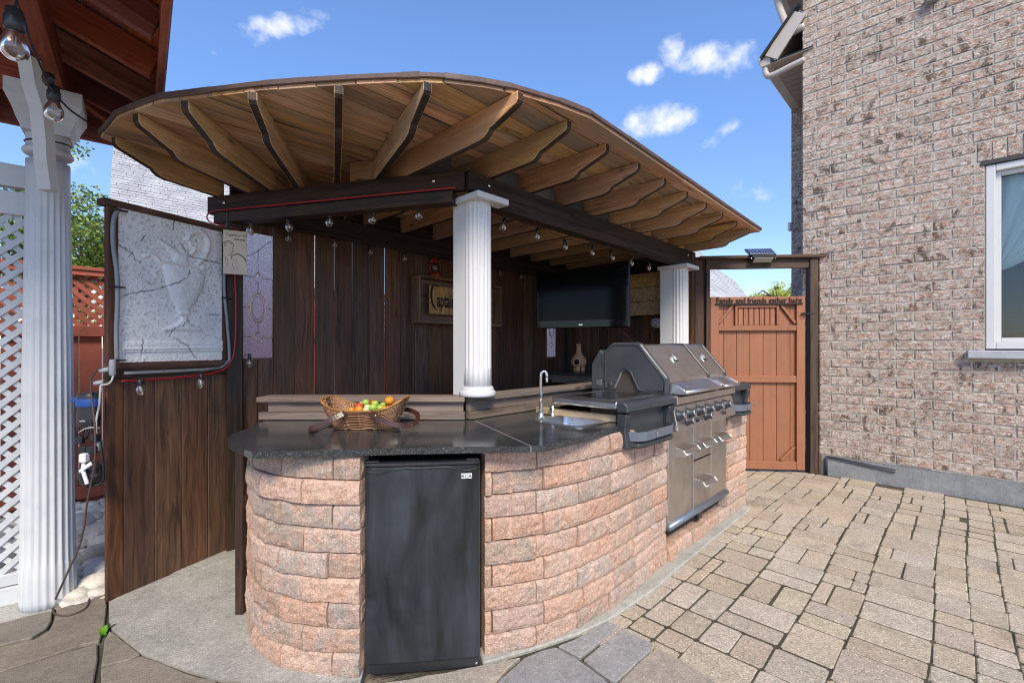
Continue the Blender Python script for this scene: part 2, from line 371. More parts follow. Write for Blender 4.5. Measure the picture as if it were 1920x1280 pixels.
def aggregate(name, col, col2, speck=.5, moss=0, rough=.9, bump=.003, pscale=5):
    s = NB(name); c = s.coords((1, 1, 1), world=True); r = s.rnd()
    big = s.noise(c, pscale, 6, .65, .3); cc = s.mixc(s.mr(big, .35, .68), col, col2)
    n2 = s.noise(c, 45, 5, .75); cc = s.mixc(.6, cc, s.ramp(n2, [(.3, (.55, .54, .52)), (.5, (1, 1, 1)), (.72, (1.25, 1.24, 1.22))]), 'MULTIPLY')
    v = s.n('TexVoronoi', {'Vector': c, 'Scale': 210.0}); vc = s.n('SeparateColor', {0: v.outputs['Color']}).outputs[0]
    cc = s.mixc(speck, cc, s.ramp(vc, [(0, (.45, .43, .42)), (.3, (.95, .95, .94)), (.7, (1.05, 1.05, 1.05)), (.93, (1.2, 1.2, 1.2)), (1, (2.2, 2.2, 2.1))]), 'MULTIPLY')
    cc = s.n('HueSaturation', {'Hue': s.mr(s.math('FRACT', s.math('MULTIPLY', r, 17.3)), 0, 1, .492, .508), 'Value': s.mr(r, 0, 1, .89, 1.07), 'Saturation': s.mr(s.math('FRACT', s.math('MULTIPLY', r, 9.7)), 0, 1, .8, 1.1), 'Color': cc}).outputs[0]
    if moss:
        mn = s.noise(c, 3.2, 6, .7); cc = s.mixc(s.math('MULTIPLY', s.mr(mn, .56, .76), moss), cc, (.085, .085, .06))
    h = s.math('ADD', s.math('MULTIPLY', n2, 1.0), s.math('MULTIPLY', v.outputs['Distance'], .6))
    s.set(color=cc, rough=rough, spec=.25, normal=s.bump(h, bump, .9)); return s.m
PAVER = aggregate('beige_paver', (.50, .42, .32), (.42, .352, .27), speck=.7, moss=.5)
GREYFLAG = aggregate('grey_flagstone', (.33, .33, .32), (.25, .245, .24), speck=.4)
BROWNFLAG = aggregate('brown_flagstone', (.27, .23, .18), (.20, .17, .135), speck=.25, moss=.35)
BEIGEFLAG = aggregate('beige_flagstone', (.43, .36, .28), (.34, .30, .25), speck=.45)
CONCRETE = aggregate('grey_concrete', (.47, .46, .42), (.33, .325, .30), speck=.45, moss=.4)
CURB = aggregate('pale_concrete_edge', (.46, .46, .40), (.34, .34, .30), speck=.3, moss=.3)
JOINT = aggregate('joint_sand', (.12, .11, .08), (.05, .05, .034), speck=.6, bump=.008)
FOUND = aggregate('parged_foundation', (.30, .315, .315), (.23, .245, .25), speck=.2, bump=.006, pscale=9)
SOIL = aggregate('soil', (.12, .10, .075), (.06, .05, .04), bump=.01)
GROUND = aggregate('pale_bounce_ground', (.36, .32, .27), (.28, .25, .21), bump=.01)  # outer ground kept pale so that it bounces light up under the roof
RIVER = aggregate('river_stone', (.80, .75, .63), (.58, .54, .45), speck=.15, rough=.75)
def granite():
    s = NB('dark_granite'); c = s.coords((1, 1, 1), world=True)
    v = s.n('TexVoronoi', {'Vector': c, 'Scale': 300.0}); vc = s.n('SeparateColor', {0: v.outputs['Color']}).outputs[0]
    cc = s.ramp(vc, [(0, (.012, .013, .014)), (.5, (.026, .029, .031)), (.8, (.05, .054, .058)), (.95, (.10, .10, .10)), (1, (.16, .15, .13))])
    sw = s.noise(s.coords((2, 9, 1), world=True), 2.2, 5, .6, .8); cc = s.mixc(s.mr(sw, .45, .75, 0, .5), cc, (.055, .058, .06))
    s.set(color=cc, rough=s.mr(sw, .3, .7, .1, .2), spec=.5); return s.m
GRANITE = granite()
def steel(name, rough=.24, tint=(.56, .54, .52), stainc=(.34, .26, .2), amt=.6):
    s = NB(name); c = s.coords((1, 1, 1), world=True); n = s.noise(c, 5, 5, .6, .6); f = s.noise(s.coords((300, 300, 3), world=True), 1, 2, .5)
    n4 = s.noise(c, 30, 4, .7)
    cc = s.mixc(s.math('MULTIPLY', s.mr(n, .42, .72), amt), tint, stainc)
    s.set(color=cc, metal=1.0, rough=s.mr(s.math('ADD', s.math('MULTIPLY', n, .7), s.math('MULTIPLY', n4, .3)), .3, .7, rough, rough + .22), normal=s.bump(f, .0004, .25)); return s.m
STEEL = steel('stained_steel', .27, (.60, .56, .52), (.38, .29, .22)); STEEL2 = steel('bright_steel', .22, (.66, .66, .66), (.45, .43, .4), .3)
def brickmat():
    s = NB('rock_face_brick'); c = s.coords((1, 1, 1), world=True); r = s.rnd()
    sc = s.n('VectorMath', {0: c, 1: (8.0, 8.0, 24.0)}, operation='MULTIPLY').outputs[0]
    base = s.mixc(s.mr(s.noise(sc, 1.6, 6, .75, .9), .39, .51), (.92, .56, .43), (.98, .90, .80))
    cre = s.noise(sc, 2.2, 7, .72, 1.8)
    fold = s.math('ABSOLUTE', s.math('SUBTRACT', cre, .5)); cm = s.mr(fold, .010, .05, 1, 0)
    brk = s.mr(s.noise(c, 22, 3, .5), .42, .56)
    col = s.mixc(s.math('MULTIPLY', s.math('MULTIPLY', cm, brk), 1.0), base, (.27, .10, .055))
    cre2 = s.noise(sc, 4.6, 5, .7, 1.4); fold2 = s.math('ABSOLUTE', s.math('SUBTRACT', cre2, .46)); col = s.mixc(s.math('MULTIPLY', s.mr(fold2, .006, .036, 1, 0), .8), col, (.30, .14, .08))
    dk = s.noise(s.n('VectorMath', {0: c, 1: (8.0, 8.0, 6.0)}, operation='MULTIPLY').outputs[0], 1.2, 6, .75, .5)
    col = s.mixc(s.math('MULTIPLY', s.mr(s.math('ADD', dk, s.math('MULTIPLY', s.math('SUBTRACT', s.noise(c, 1.1, 3, .6), .5), .24)), .56, .62), .8), col, (.13, .09, .062))
    col = s.n('HueSaturation', {'Value': s.mr(r, 0, 1, .92, 1.06), 'Color': col}).outputs[0]
    h = s.math('SUBTRACT', cre, s.math('MULTIPLY', cm, .25))
    s.set(color=col, rough=.9, spec=.2, normal=s.bump(h, .03, 1)); return s.m
BRICK = brickmat()
MORTAR = aggregate('mortar', (.50, .46, .38), (.40, .37, .31), speck=.2)
def fridgemat():
    s = NB('dusty_black_fridge'); c = s.coords((1, 1, 1), rnd=False)
    a = s.noise(s.n('VectorMath', {0: c, 1: (6, 5, 1.6)}, operation='MULTIPLY').outputs[0], 1.4, 6, .6, .55); b = s.noise(s.n('VectorMath', {0: c, 1: (1.5, 1, 6)}, operation='MULTIPLY').outputs[0], 2, 4, .6, .5)
    f = s.math('MULTIPLY', s.mr(a, .36, .66), s.mr(b, .25, .6, .55, 1))
    s.set(color=s.mixc(f, (.012, .014, .016), (.036, .043, .050)), rough=s.mr(f, 0, 1, .28, .55), spec=.5, normal=s.bump(s.noise(c, 140, 2), .0006, .4)); return s.m
FRIDGE = fridgemat()
def glassmat(name, col=(1, 1, 1), rough=.0, bump=0, tr=.0):
    s = NB(name); s.N.remove(s.b)
    gl = s.n('BsdfGlossy', {'Roughness': max(rough, .01), 'Color': (1, 1, 1, 1)}); tp = s.n('BsdfTransparent', {'Color': tuple(col) + (1,)})
    fr = s.n('Fresnel', {'IOR': 1.5}); mx = s.n('MixShader', {0: s.math('ADD', s.math('MULTIPLY', fr.outputs[0], 1.0), tr, clamp=True), 1: tp.outputs[0], 2: gl.outputs[0]})
    s.L.new(mx.outputs[0], s.N['Material Output'].inputs[0]); return s.m
WINGLASS = glassmat('window_glass', (.9, .93, .92), 0, tr=.0)
BULBGLASS = glassmat('bulb_glass', (.80, .80, .79), .22, tr=.06)
def texglass():
    s = NB('textured_glass'); c = s.coords((1, 1, 1), world=True); n = s.noise(c, 55, 5, .6, 1)
    tl = s.n('BsdfTranslucent', {'Color': (.95, .95, .97, 1)}); mx = s.n('MixShader', {0: .28, 1: s.b.outputs[0], 2: tl.outputs[0]}); s.L.new(mx.outputs[0], s.N['Material Output'].inputs[0])
    s.set(color=(.97, .96, .96), trans=.9, rough=.07, ior=1.35, normal=s.bump(n, .03, 1)); return s.m
TEXGLASS = texglass()
def roofshingle(name, c1, c2):
    s = NB(name); c = s.coords((1, 1, 1), world=True); r = s.noise(c, 2.3, 3, .5); f = s.noise(c, 30, 4, .8)
    col = s.mixc(s.mr(r, .4, .6), c1, c2); col = s.mixc(.5, col, s.ramp(f, [(.3, (.7, .7, .7)), (.7, (1.2, 1.2, 1.2))]), 'MULTIPLY')
    col = s.n('HueSaturation', {'Value': s.mr(s.rnd(), 0, 1, .86, 1.12), 'Color': col}).outputs[0]
    s.set(color=col, rough=.95, spec=.1); return s.m
SHINGLE = roofshingle('pale_grey_shingle', (.55, .555, .55), (.44, .445, .445))
SHINGLE2 = roofshingle('brown_grey_shingle', (.33, .28, .25), (.25, .22, .20))
ASPHALT = roofshingle('asphalt_flashing', (.2, .21, .22), (.12, .13, .14))
DRIP = paint('brown_drip_edge', (.12, .07, .058), rough=.6, dirt=(.03, .02, .018), dirtamt=.7, bump=.002)
def leafmat(name, c1, c2):
    s = NB(name); r = s.noise(s.coords((1, 1, 1), world=True), 1.8, 4, .7); s.set(color=s.mixc(s.mr(r, .35, .65), c1, c2), rough=.55); s.b.inputs['Subsurface Weight'].default_value = 0
    return s.m
LEAF = leafmat('tree_leaves', (.09, .17, .03), (.24, .34, .05)); LEAF2 = leafmat('yellow_leaves', (.30, .36, .04), (.36, .42, .06))
BARK = paint('bark', (.10, .075, .055), rough=.9)
# ================================================================== SETTING
ground = struct(link('ground', mk('ground', [(-400, -400, -.06), (400, -400, -.06), (400, 400, -.06), (-400, 400, -.06)], [(0, 1, 2, 3)]), GROUND))
# patio: joint bed + pavers
def in_poly(p, poly):
    x, y = p[0], p[1]; c = False; n = len(poly)
    for i in range(n):
        x1, y1 = poly[i][0], poly[i][1]; x2, y2 = poly[(i + 1) % n][0], poly[(i + 1) % n][1]
        if (y1 > y) != (y2 > y) and x < (x2 - x1) * (y - y1) / (y2 - y1) + x1: c = not c
    return c
def proj(p): return (960 + F * p.x / p.y, 650 - F * (p.z - H) / p.y) if p.y > .05 else (-9999, -9999)
def inframe(p, m=60):
    u, v = proj(p); return -m < u < 1920 + m and -m < v < 1280 + m
def clip_half(poly, n, d):
    """keep the side n.p <= d"""
    out_ = []
    for i in range(len(poly)):
        a, b = poly[i], poly[(i + 1) % len(poly)]; fa, fb = n[0] * a[0] + n[1] * a[1] - d, n[0] * b[0] + n[1] * b[1] - d
        if fa <= 0: out_.append(a)
        if (fa < 0 < fb) or (fb < 0 < fa):
            t = fa / (fa - fb); out_.append((a[0] + (b[0] - a[0]) * t, a[1] + (b[1] - a[1]) * t))
    return out_
patio = struct(link('patio', mk('patio', [AB(-3.5, -4.5, -.004), AB(5.63, -4.5, -.004), AB(5.63, 1.35, -.004), AB(4.3, 1.9, -.004), AB(3.9, 1.6, -.004), AB(-.5, 1.6, -.004), AB(-3.5, 1.6, -.004)], [(0, 1, 2, 3, 4, 5, 6)]), JOINT))
ISL_L = [V(-1.33, 2.30), V(-1.20, 2.06), V(-1.047, 1.908), V(-.837, 1.828), V(-.605, 1.815)]
ISL_R = [V(-.118, 1.925), V(.10, 1.985), V(.304, 2.108), V(.486, 2.262), V(.657, 2.445), V(.81, 2.62), V(.945, 2.765)]
PIER = (V(.95, 2.767), V(1.95, 3.79))
flag_px = {
 'A': ([(0,1172),(50,1158),(98,1148),(97,1166),(89,1180),(60,1198),(0,1213),(-260,1288),(-260,1248)], BROWNFLAG),
 'B': ([(103,1133),(135,1118),(190,1101),(197,1112),(198,1165),(195,1180),(187,1205),(150,1211),(100,1230),(0,1262),(-260,1358),(-260,1292),(0,1217),(62,1202),(93,1183),(102,1165)], BROWNFLAG),
 'C': ([(0,1266),(110,1230),(184,1209),(182,1240),(176,1280),(165,1440),(-260,1500),(-260,1363)], BROWNFLAG),
 'D': ([(206,1184),(220,1194),(262,1229),(240,1240),(190,1251),(194,1222)], BROWNFLAG),
 'E': ([(189,1256),(265,1233),(300,1246),(350,1265),(405,1279),(410,1440),(172,1440)], BROWNFLAG),
 'F': ([(413,1281),(540,1284),(686,1287),(686,1440),(416,1440)], BROWNFLAG),
 'G': ([(690,1290),(800,1270),(905,1250),(976,1236),(933,1276),(880,1340),(830,1440),(690,1440)], BEIGEFLAG),
 'H': ([(1042,1216),(1083,1238),(1140,1281),(1240,1380),(1240,1440),(840,1440),(893,1340),(937,1278),(984,1236),(1018,1222)], GREYFLAG),
 'I': ([(1047,1213),(1140,1167),(1162,1176),(1088,1235)], GREYFLAG),
 'J': ([(1166,1180),(1222,1208),(1219,1222),(1155,1281),(1146,1280),(1093,1239)], GREYFLAG),
 'K': ([(1229,1215),(1290,1246),(1345,1285),(1480,1400),(1500,1440),(1250,1440),(1160,1282),(1224,1224)], BEIGEFLAG)}
flags_all = [(-262,1235),(0,1168),(98,1145),(190,1098),(200,1120),(206,1180),(265,1226),(350,1258),(410,1276),(690,1280),(905,1245),(1045,1208),(1140,1164),(1229,1212),(1290,1243),(1345,1283),(1480,1398),(1500,1443),(-262,1503)]
fpoly = [gr(u, v) for u, v in flags_all]
path = struct(link('flagstone_path', mk('flagstone_path', [p + V(0, 0, -.005) for p in fpoly], [tuple(range(len(fpoly)))[::-1]]), JOINT))
for k, (pp, m) in flag_px.items():
    base = [gr(u, v) for u, v in pp]; pts = []
    for i in range(len(base)):                       # slightly wandering edges, as cleft stone
        a, b = base[i], base[(i + 1) % len(base)]; n_ = max(1, int((b - a).length / .07))
        for j in range(n_):
            p = a.lerp(b, j / n_); q = .006 if j else .002
            pts.append((p.x + random.uniform(-q, q), p.y + random.uniform(-q, q)))
    prism('flagstone', pts, -.03, .010 + random.uniform(-.001, .002), m, path, ch=.004)
# concrete pad on the left
padp = [gr(u, v) for u, v in [(204,1128),(204,1160),(209,1178),(221,1191),(262,1224),(319,1246),(375,1264),(412,1273),(480,1282),(560,1280),(676,1278),(686,1240)]] + [V(-.5, 2.4, 0), V(-1.0, 3.0, 0), gr(447, 1010)]
crack_a, crack_b = gr(300, 1099), gr(447, 1044)
pad = struct(prism('concrete_pad', [p[:2] for p in padp], -.05, .0025, CONCRETE))
strip = [gr(285, 1100), gr(447, 1044), gr(447, 1012), gr(420, 1018)]
struct(prism('concrete_strip', [p[:2] for p in strip], -.04, .009, CONCRETE, ch=.003))
# pale concrete edging round the foot of the stone bar
inner = ISL_R + [PIER[1] + V(.03, .03)]
outer = [gr(u, v).to_2d() for u, v in [(906,1247),(1002,1219),(1084,1191),(1142,1164),(1189,1133),(1230,1104),(1278,1062),(1407,955)]]
edge = [p.lerp(q, 0) for p, q in zip(inner, inner)]
ring = [(p.x, p.y) for p in outer] + [(p.x - .03, p.y + .06) for p in reversed(inner)]
struct(prism('concrete_edging', ring, -.04, .012, CURB, ch=.006))
# pavers: greedy packing on a 7.2 cm grid along the bar's directions
CELL = .068
fc_ = sum(fpoly, V(0, 0, 0)) / len(fpoly)
FIN = [tuple((q + (fc_ - q).normalized() * .10).to_2d()) for q in fpoly]
isl_poly = [(p.x, p.y) for p in ISL_L] + [(p.x, p.y) for p in ISL_R] + [(PIER[1].x, PIER[1].y), (1.6, 4.6), (-.3, 2.6), (-1.3, 2.6)]
ISLC = V(.2, 2.9, 0)
ISLS = [(x + (ISLC.x - x) * .10, y + (ISLC.y - y) * .10) for x, y in isl_poly]
def paver_ok(p):
    if p.x < -3.2 and p.y > -1: return False
    if in_poly(p, FIN): return False
    if in_poly(p, ISLS): return False
    ab = (p.dot(E1), p.dot(E2))
    if ab[0] > 5.57: return False
    if ab[1] > (1.29 if ab[0] > 1.6 else 1.22) and not (ab[0] > 4.12 and ab[1] < 1.75 and p.y < 4.95): return False
    if ab[0] < 1.0 and p.y > 1.85 and p.x < .2: return False
    return True
na, nb = int(9.2 / CELL), int(6.4 / CELL); occ = np.zeros((na, nb), bool); a0, b0 = -3.6, -4.6
sizes = [((3, 4), 4), ((3, 3), 2), ((2, 3), 8), ((2, 2), 3), ((1, 3), 2), ((2, 4), 2), ((1, 2), 1), ((3, 2), 1)]
bag = [s_ for s_, w_ in sizes for _ in range(w_)]; plist = []
rp = random.Random(11)
jb = 0
while jb < nb - 4:                                   # strips along the bar, 4 or 3 cells wide, stones now and then split in two
    wdt_ = rp.choice([4, 3, 3, 4, 2]); ia = -rp.randrange(3)
    while ia < na:
        ln_ = rp.choice([2, 3, 3, 2, 4]) if wdt_ > 2 else rp.choice([2, 3, 3]); kind = rp.random()
        if wdt_ == 4 and kind < .45: parts = [(0, 2), (2, 2)]
        elif wdt_ == 4 and kind < .60: parts = [(0, 3), (3, 1)]
        elif wdt_ == 3 and kind < .22: parts = [(0, 2), (2, 1)]
        elif wdt_ == 3 and kind < .34: parts = [(0, 1), (1, 2)]
        else: parts = [(0, wdt_)]
        for (o0, ww_) in parts: plist.append((a0 + (ia + ln_ / 2) * CELL, b0 + (jb + o0 + ww_ / 2) * CELL, ln_, ww_))
        ia += ln_
    jb += wdt_
for i, j in []:
    if occ[i, j]: continue
    rp.shuffle(bag)
    for (sa, sb) in bag + [(1, 2), (2, 1), (1, 1)]:
        if i + sa > na or j + sb > nb or occ[i:i + sa, j:j + sb].any(): continue
        occ[i:i + sa, j:j + sb] = True; plist.append((a0 + (i + sa / 2) * CELL, b0 + (j + sb / 2) * CELL, sa, sb)); break
pv = {}
def paver_mesh(sa, sb, var):
    k = (sa, sb, var)
    if k in pv: return pv[k]
    rr = random.Random(hash(k) % 1000 + 5); gx, gy = sa * CELL - .0115, sb * CELL - .0075
    bm = bmesh.new(); bmesh.ops.create_cube(bm, size=1)
    for v in bm.verts: v.co = Vector((v.co.x * gx, v.co.y * gy, v.co.z * .05))
    bmesh.ops.bevel(bm, geom=[e for e in bm.edges if abs(e.verts[0].co.z - e.verts[1].co.z) > .01], offset=.007, segments=2, affect='EDGES')
    top = [e for e in bm.edges if all(v.co.z > .02 for v in e.verts) and len(e.link_faces) == 2 and e.calc_face_angle(0) > .5]
    bmesh.ops.bevel(bm, geom=top, offset=.0035, segments=1, affect='EDGES')
    for v in bm.verts:
        v.co.x += rr.uniform(-.002, .002); v.co.y += rr.uniform(-.002, .002)
    m = bpy.data.meshes.new('paver'); bm.to_mesh(m); bm.free(); m.materials.append(PAVER); pv[k] = m; return m
good = []
for (a, b, sa, sb) in plist:
    p = AB(a, b)
    if paver_ok(p): good.append((not inframe(p), p.length, a, b, sa, sb))
good.sort()
rest = Acc()
for n_, (nf, d, a, b, sa, sb) in enumerate(good):
    # the laying wanders a little: slow waves of the whole surface
    wob = V(noise.noise(V(a * .7, b * .7, 3)) * .03 + random.uniform(-.0025, .0025), noise.noise(V(a * .9, b * .9, 9)) * .035 + random.uniform(-.002, .002), noise.noise(V(a * .5, b * .5, 5)) * .006)
    M = Matrix.Translation(AB(a, b, -.025 + random.uniform(-.0015, .0015)) + wob) @ Matrix.Rotation(TH + R(random.uniform(-.9, .9)), 4, 'Z') @ Matrix.Rotation(R(random.uniform(-.35, .35)), 4, 'X')
    m = paver_mesh(sa, sb, n_ % 3)
    if n_ < 300: link('paver', m, None, patio, M)
    else:
        o4 = [M @ v.co for v in m.vertices]; rest.add((o4, [tuple(p.vertices) for p in m.polygons]))
ro = link('outer_pavers', rest.mesh(), PAVER, patio); ro['kind'] = 'stuff'
# river stones behind the white column
bed = struct(link('pebble_bed', mk('pebble_bed', [(-6, 1.9, -.05), (-2.3, 2.28, -.05), (-2.07, 2.36, -.05), (-1.7, 3.2, -.05), (-1.9, 5.8, -.05), (-6, 4.0, -.05)], [(0, 1, 2, 3, 4, 5)]), SOIL))
def rock(seed, s=1):
    bm = bmesh.new(); bmesh.ops.create_icosphere(bm, subdivisions=2, radius=1)
    for v in bm.verts:
        v.co *= 1 + .22 * noise.noise(v.co * 1.1 + V(seed * 7.1, 0, 0)) + .05 * noise.noise(v.co * 3 + V(seed, 3, 0))
    m = bpy.data.meshes.new('river_stone'); bm.to_mesh(m); bm.free(); m.materials.append(RIVER); m.polygons.foreach_set('use_smooth', [True] * len(m.polygons)); return m
rocks = [rock(i) for i in range(6)]
rs = random.Random(4); placed = []; tries = 0
while len(placed) < 280 and tries < 16000:
    tries += 1
    v_ = rs.uniform(942, 1128); u_ = rs.uniform(-40, 205)
    p = gr(u_, v_)
    if p.x < -3.9 or p.y > 4.0 or (p.x > -2.1 and p.y < 2.5) or p.y < 2.36 + (p.x + 2.1) * .15: continue
    r = rs.choice([.03, .038, .045, .055, .065, .085])
    if any((p - q).length < (r + rq) * .62 for q, rq in placed): continue
    placed.append((p, r))
    M = Matrix.Translation(p + V(0, 0, -.02 + r * .45)) @ Matrix.Rotation(rs.uniform(0, 6.28), 4, 'Z') @ Matrix.Rotation(rs.uniform(-.3, .3), 4, 'X') @ Matrix.Diagonal((r * rs.uniform(1, 1.4), r * rs.uniform(.75, 1.0), r * rs.uniform(.6, .85), 1))
    link('river_stone', rocks[rs.randrange(6)], None, bed, M)

# ================================================================== BRICK HOUSE
A0 = 5.62; HB = 1.18
house = thing('brick_house', 'two storey house of cream and rust rock-faced brick at the right edge', 'house', AB(A0, HB, 0))
WZ0, WZ1, WB0, WB1 = 1.30, 2.87, -1.40, -.171      # window opening in z and b
core = Acc()
def cbox(acc, a0_, a1_, b0_, b1_, z0_, z1_):
    vs = [AB(a, b, z) for a in (a0_, a1_) for b in (b0_, b1_) for z in (z0_, z1_)]
    acc.add((vs, [(0, 1, 3, 2), (4, 6, 7, 5), (0, 4, 5, 1), (2, 3, 7, 6), (0, 2, 6, 4), (1, 5, 7, 3)]))
aw = A0 + .006
cbox(core, aw, aw + .2, WB1 + .004, HB - .01, .2, 7.4); cbox(core, aw, aw + .2, -4.5, WB0 - .004, .2, 7.4)
cbox(core, aw, aw + .2, WB0 - .004, WB1 + .004, .2, WZ0 - .01); cbox(core, aw, aw + .2, WB0 - .004, WB1 + .004, WZ1 + .01, 7.4)
cbox(core, aw + .2, aw + 1.6, HB - .21, HB - .01, .2, 7.4)
cbox(core, 6.906, 9.5, HB - .2, 1.575, .2, 5.5)
link('mortar_wall', core.mesh(), MORTAR, house)
# a dark room behind the window
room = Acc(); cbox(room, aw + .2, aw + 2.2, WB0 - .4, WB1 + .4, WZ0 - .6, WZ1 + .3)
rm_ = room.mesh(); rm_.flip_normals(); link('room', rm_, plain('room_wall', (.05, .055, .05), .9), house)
fnd = box('foundation', (A0 + .07, HB - 2.5, .08), (.12, 5.0, .26), FOUND, house, M_AB, ch=.01)
fnd2 = box('foundation', (7.0, 1.35, .08), (.2, .48, .26), FOUND, house, M_AB, ch=.01)
BL, BH, MJ = .245, .0800, .0100
def brickmesh(l, h, seed, d=.07):
    rr = random.Random(seed); bm = bmesh.new(); bmesh.ops.create_cube(bm, size=1)
    for v in bm.verts: v.co = Vector((v.co.x * d, v.co.y * l, v.co.z * h))
    es = [e for e in bm.edges if all(v.co.x < 0 for v in e.verts)]
    r_ = bmesh.ops.bevel(bm, geom=es, offset=.006, segments=1, affect='EDGES')
    for v in bm.verts:
        if v.co.x < 0: v.co.x += rr.uniform(-.004, .003)
        if v.co.x < -d * .4: v.co.y += rr.uniform(-.003, .003); v.co.z += rr.uniform(-.0025, .0025)
    m = bpy.data.meshes.new('brick'); bm.to_mesh(m); bm.free(); m.materials.append(BRICK); return m
full = [brickmesh(BL, BH, i) for i in range(6)]; cache = {}
blist = []
z = .2; row = 0
while z < 7.3:
    zc = z + MJ + BH / 2; off = (0, .5)[row % 2] * (BL + MJ)
    b = HB + off - (BL + MJ) * 0
    while b > -4.4:
        b1 = b - (BL if True else 0); lo, hi = max(b1, -4.4), min(b, HB)
        segs = []
        if hi - lo > .03:
            zt, zb = zc + BH / 2, zc - BH / 2
            if zt > WZ0 - .09 and zb < WZ1 + .005:
                sill = zt < WZ0 + .01
                w0, w1 = (WB0 - .12, WB1 + .12) if sill else (WB0, WB1)
                if hi > w1: segs.append((max(lo, w1 + .006), hi))
                if lo < w0: segs.append((lo, min(hi, w0 - .006)))
            elif 2.89 <= zb < 3.06 and lo < WB1 + .05:
                if hi > WB1 + .05: segs.append((max(lo, WB1 + .06), hi))
            else: segs.append((lo, hi))
        for (l_, h_) in segs:
            if h_ - l_ > .03: blist.append(((A0 + .035), (l_ + h_) / 2, zc, h_ - l_, BH))
        b -= BL + MJ
    z += BH + MJ; row += 1
bb = WB1 + .05                                      # soldier course above the window
while bb > -1.7: blist.append((A0 + .033, bb - .04, 2.993, .078, .168)); bb -= .088
z = .2; row = 0
while z < 5.45:                                     # the set-back end wall under the eave
    zc = z + MJ + BH / 2; edges = [1.58, 1.58 - .245, 1.08] if row % 2 == 0 else [1.58, 1.58 - .118, 1.58 - .373, 1.08]
    for i in range(len(edges) - 1): blist.append((6.9 + .035, (edges[i] + edges[i + 1]) / 2, zc, edges[i] - edges[i + 1] - MJ, BH))
    z += BH + MJ; row += 1
items = []
for (a, b, zc, l_, h_) in blist:
    p = AB(a, b, zc); items.append((not inframe(p, 20), p.length if a < 6.5 else p.length + 1.5, a, b, zc, l_, h_))
items.sort(); far = Acc()
for n_, (nf, d, a, b, zc, l_, h_) in enumerate(items):
    if abs(l_ - BL) < .001 and h_ == BH: m = full[n_ % 6]
    else:
        k = (round(l_, 3), h_)
        if k not in cache: cache[k] = brickmesh(l_, h_, len(cache))
        m = cache[k]
    M = M_AB @ Matrix.Translation((a + random.uniform(-.001, .0015), b, zc + random.uniform(-.001, .001)))
    if n_ < 300: link('brick', m, None, house, M)
    else: far.add(([M @ v.co for v in m.vertices], [tuple(p.vertices) for p in m.polygons]))
fb = link('upper_bricks', far.mesh(), BRICK, house); fb['kind'] = 'stuff'
# window
win = link('window', None, None, house, M=M_AB); 
def wbox(name, a, b, z_, sa, sb, sz, mat, par, ch=.003): return box(name, (a, b, z_), (sa, sb, sz), mat, par, M_AB, ch=ch)
wm_ = Acc(); 
fw = .06; ac = A0 + .05
box('frame', (ac, WB1 - fw / 2, (WZ0 + WZ1) / 2), (.09, fw, WZ1 - WZ0), VINYL, win, M_AB, ch=.006)
box('frame', (ac, WB0 + fw / 2, (WZ0 + WZ1) / 2), (.09, fw, WZ1 - WZ0), VINYL, win, M_AB, ch=.006)
box('frame', (ac + .001, (WB0 + WB1) / 2, WZ1 - fw / 2), (.09, WB1 - WB0 - 2 * fw, fw), VINYL, win, M_AB, ch=.006)
box('frame', (ac + .001, (WB0 + WB1) / 2, WZ0 + fw / 2), (.09, WB1 - WB0 - 2 * fw, fw), VINYL, win, M_AB, ch=.006)
fw2 = .035
for bq in (WB1 - fw - fw2 / 2, (WB0 + WB1) / 2, WB0 + fw + fw2 / 2): box('sash', (ac + .02, bq, (WZ0 + WZ1) / 2), (.05, fw2, WZ1 - WZ0 - 2 * fw), VINYL, win, M_AB, ch=.004)
for zq in (WZ0 + fw + fw2 / 2, WZ1 - fw - fw2 / 2): box('sash', (ac + .021, (WB0 + WB1) / 2, zq), (.05, WB1 - WB0 - 2 * fw - 2 * fw2, fw2), VINYL, win, M_AB, ch=.004)
box('pane', (ac + .03, (WB0 + WB1) / 2, (WZ0 + WZ1) / 2), (.006, WB1 - WB0 - 2 * fw - .01, WZ1 - WZ0 - 2 * fw - .01), WINGLASS, win, M_AB, ch=0)
box('sill', (A0 - .005, (WB0 + WB1) / 2, WZ0 - .045), (.14, WB1 - WB0 + .22, .07), paint('grey_stone_sill', (.42, .44, .46), .8, dirtamt=.5, bump=.004), house, M_AB, ch=.006)
box('lintel_flashing', (A0 + .03, (WB0 + WB1) / 2, WZ1 + .020), (.08, WB1 - WB0 + .06, .034), paint('dark_flashing', (.06, .05, .045), .5), house, M_AB)
# curtain: pleated sheet drawn aside towards the near jamb of the window's left edge
cv, cf_ = [], []; nu, nz_ = 40, 30
for j in range(nz_ + 1):
    t = j / nz_; zz = WZ1 - .08 - t * .78
    width = .95 * (1 - t) ** .8 + .02
    for i in range(nu + 1):
        s_ = i / nu; b_ = WB1 - .06 - s_ * width; cv.append(AB(A0 + .17 + .018 * math.sin(s_ * 38 + t * 3) * (1 - .4 * t), b_, zz - s_ * .04))
for j in range(nz_):
    for i in range(nu): k = j * (nu + 1) + i; cf_.append((k, k + 1, k + nu + 2, k + nu + 1))
cur = plain('pale_curtain', (.80, .88, .84), .85)
tag(link('curtain', mk('curtain', cv, cf_), cur, None, smooth=True), 'pale green curtain drawn aside behind the window glass', 'curtain')
tag(box('window_seat_cushion', (A0 + .36, (WB0 + WB1) / 2, WZ0 + .09), (.3, 1.1, .05), plain('beige_cloth', (.32, .34, .22), .9), None, M_AB, ch=.02), 'pale cushion lying on the inside of the house window sill', 'cushion')
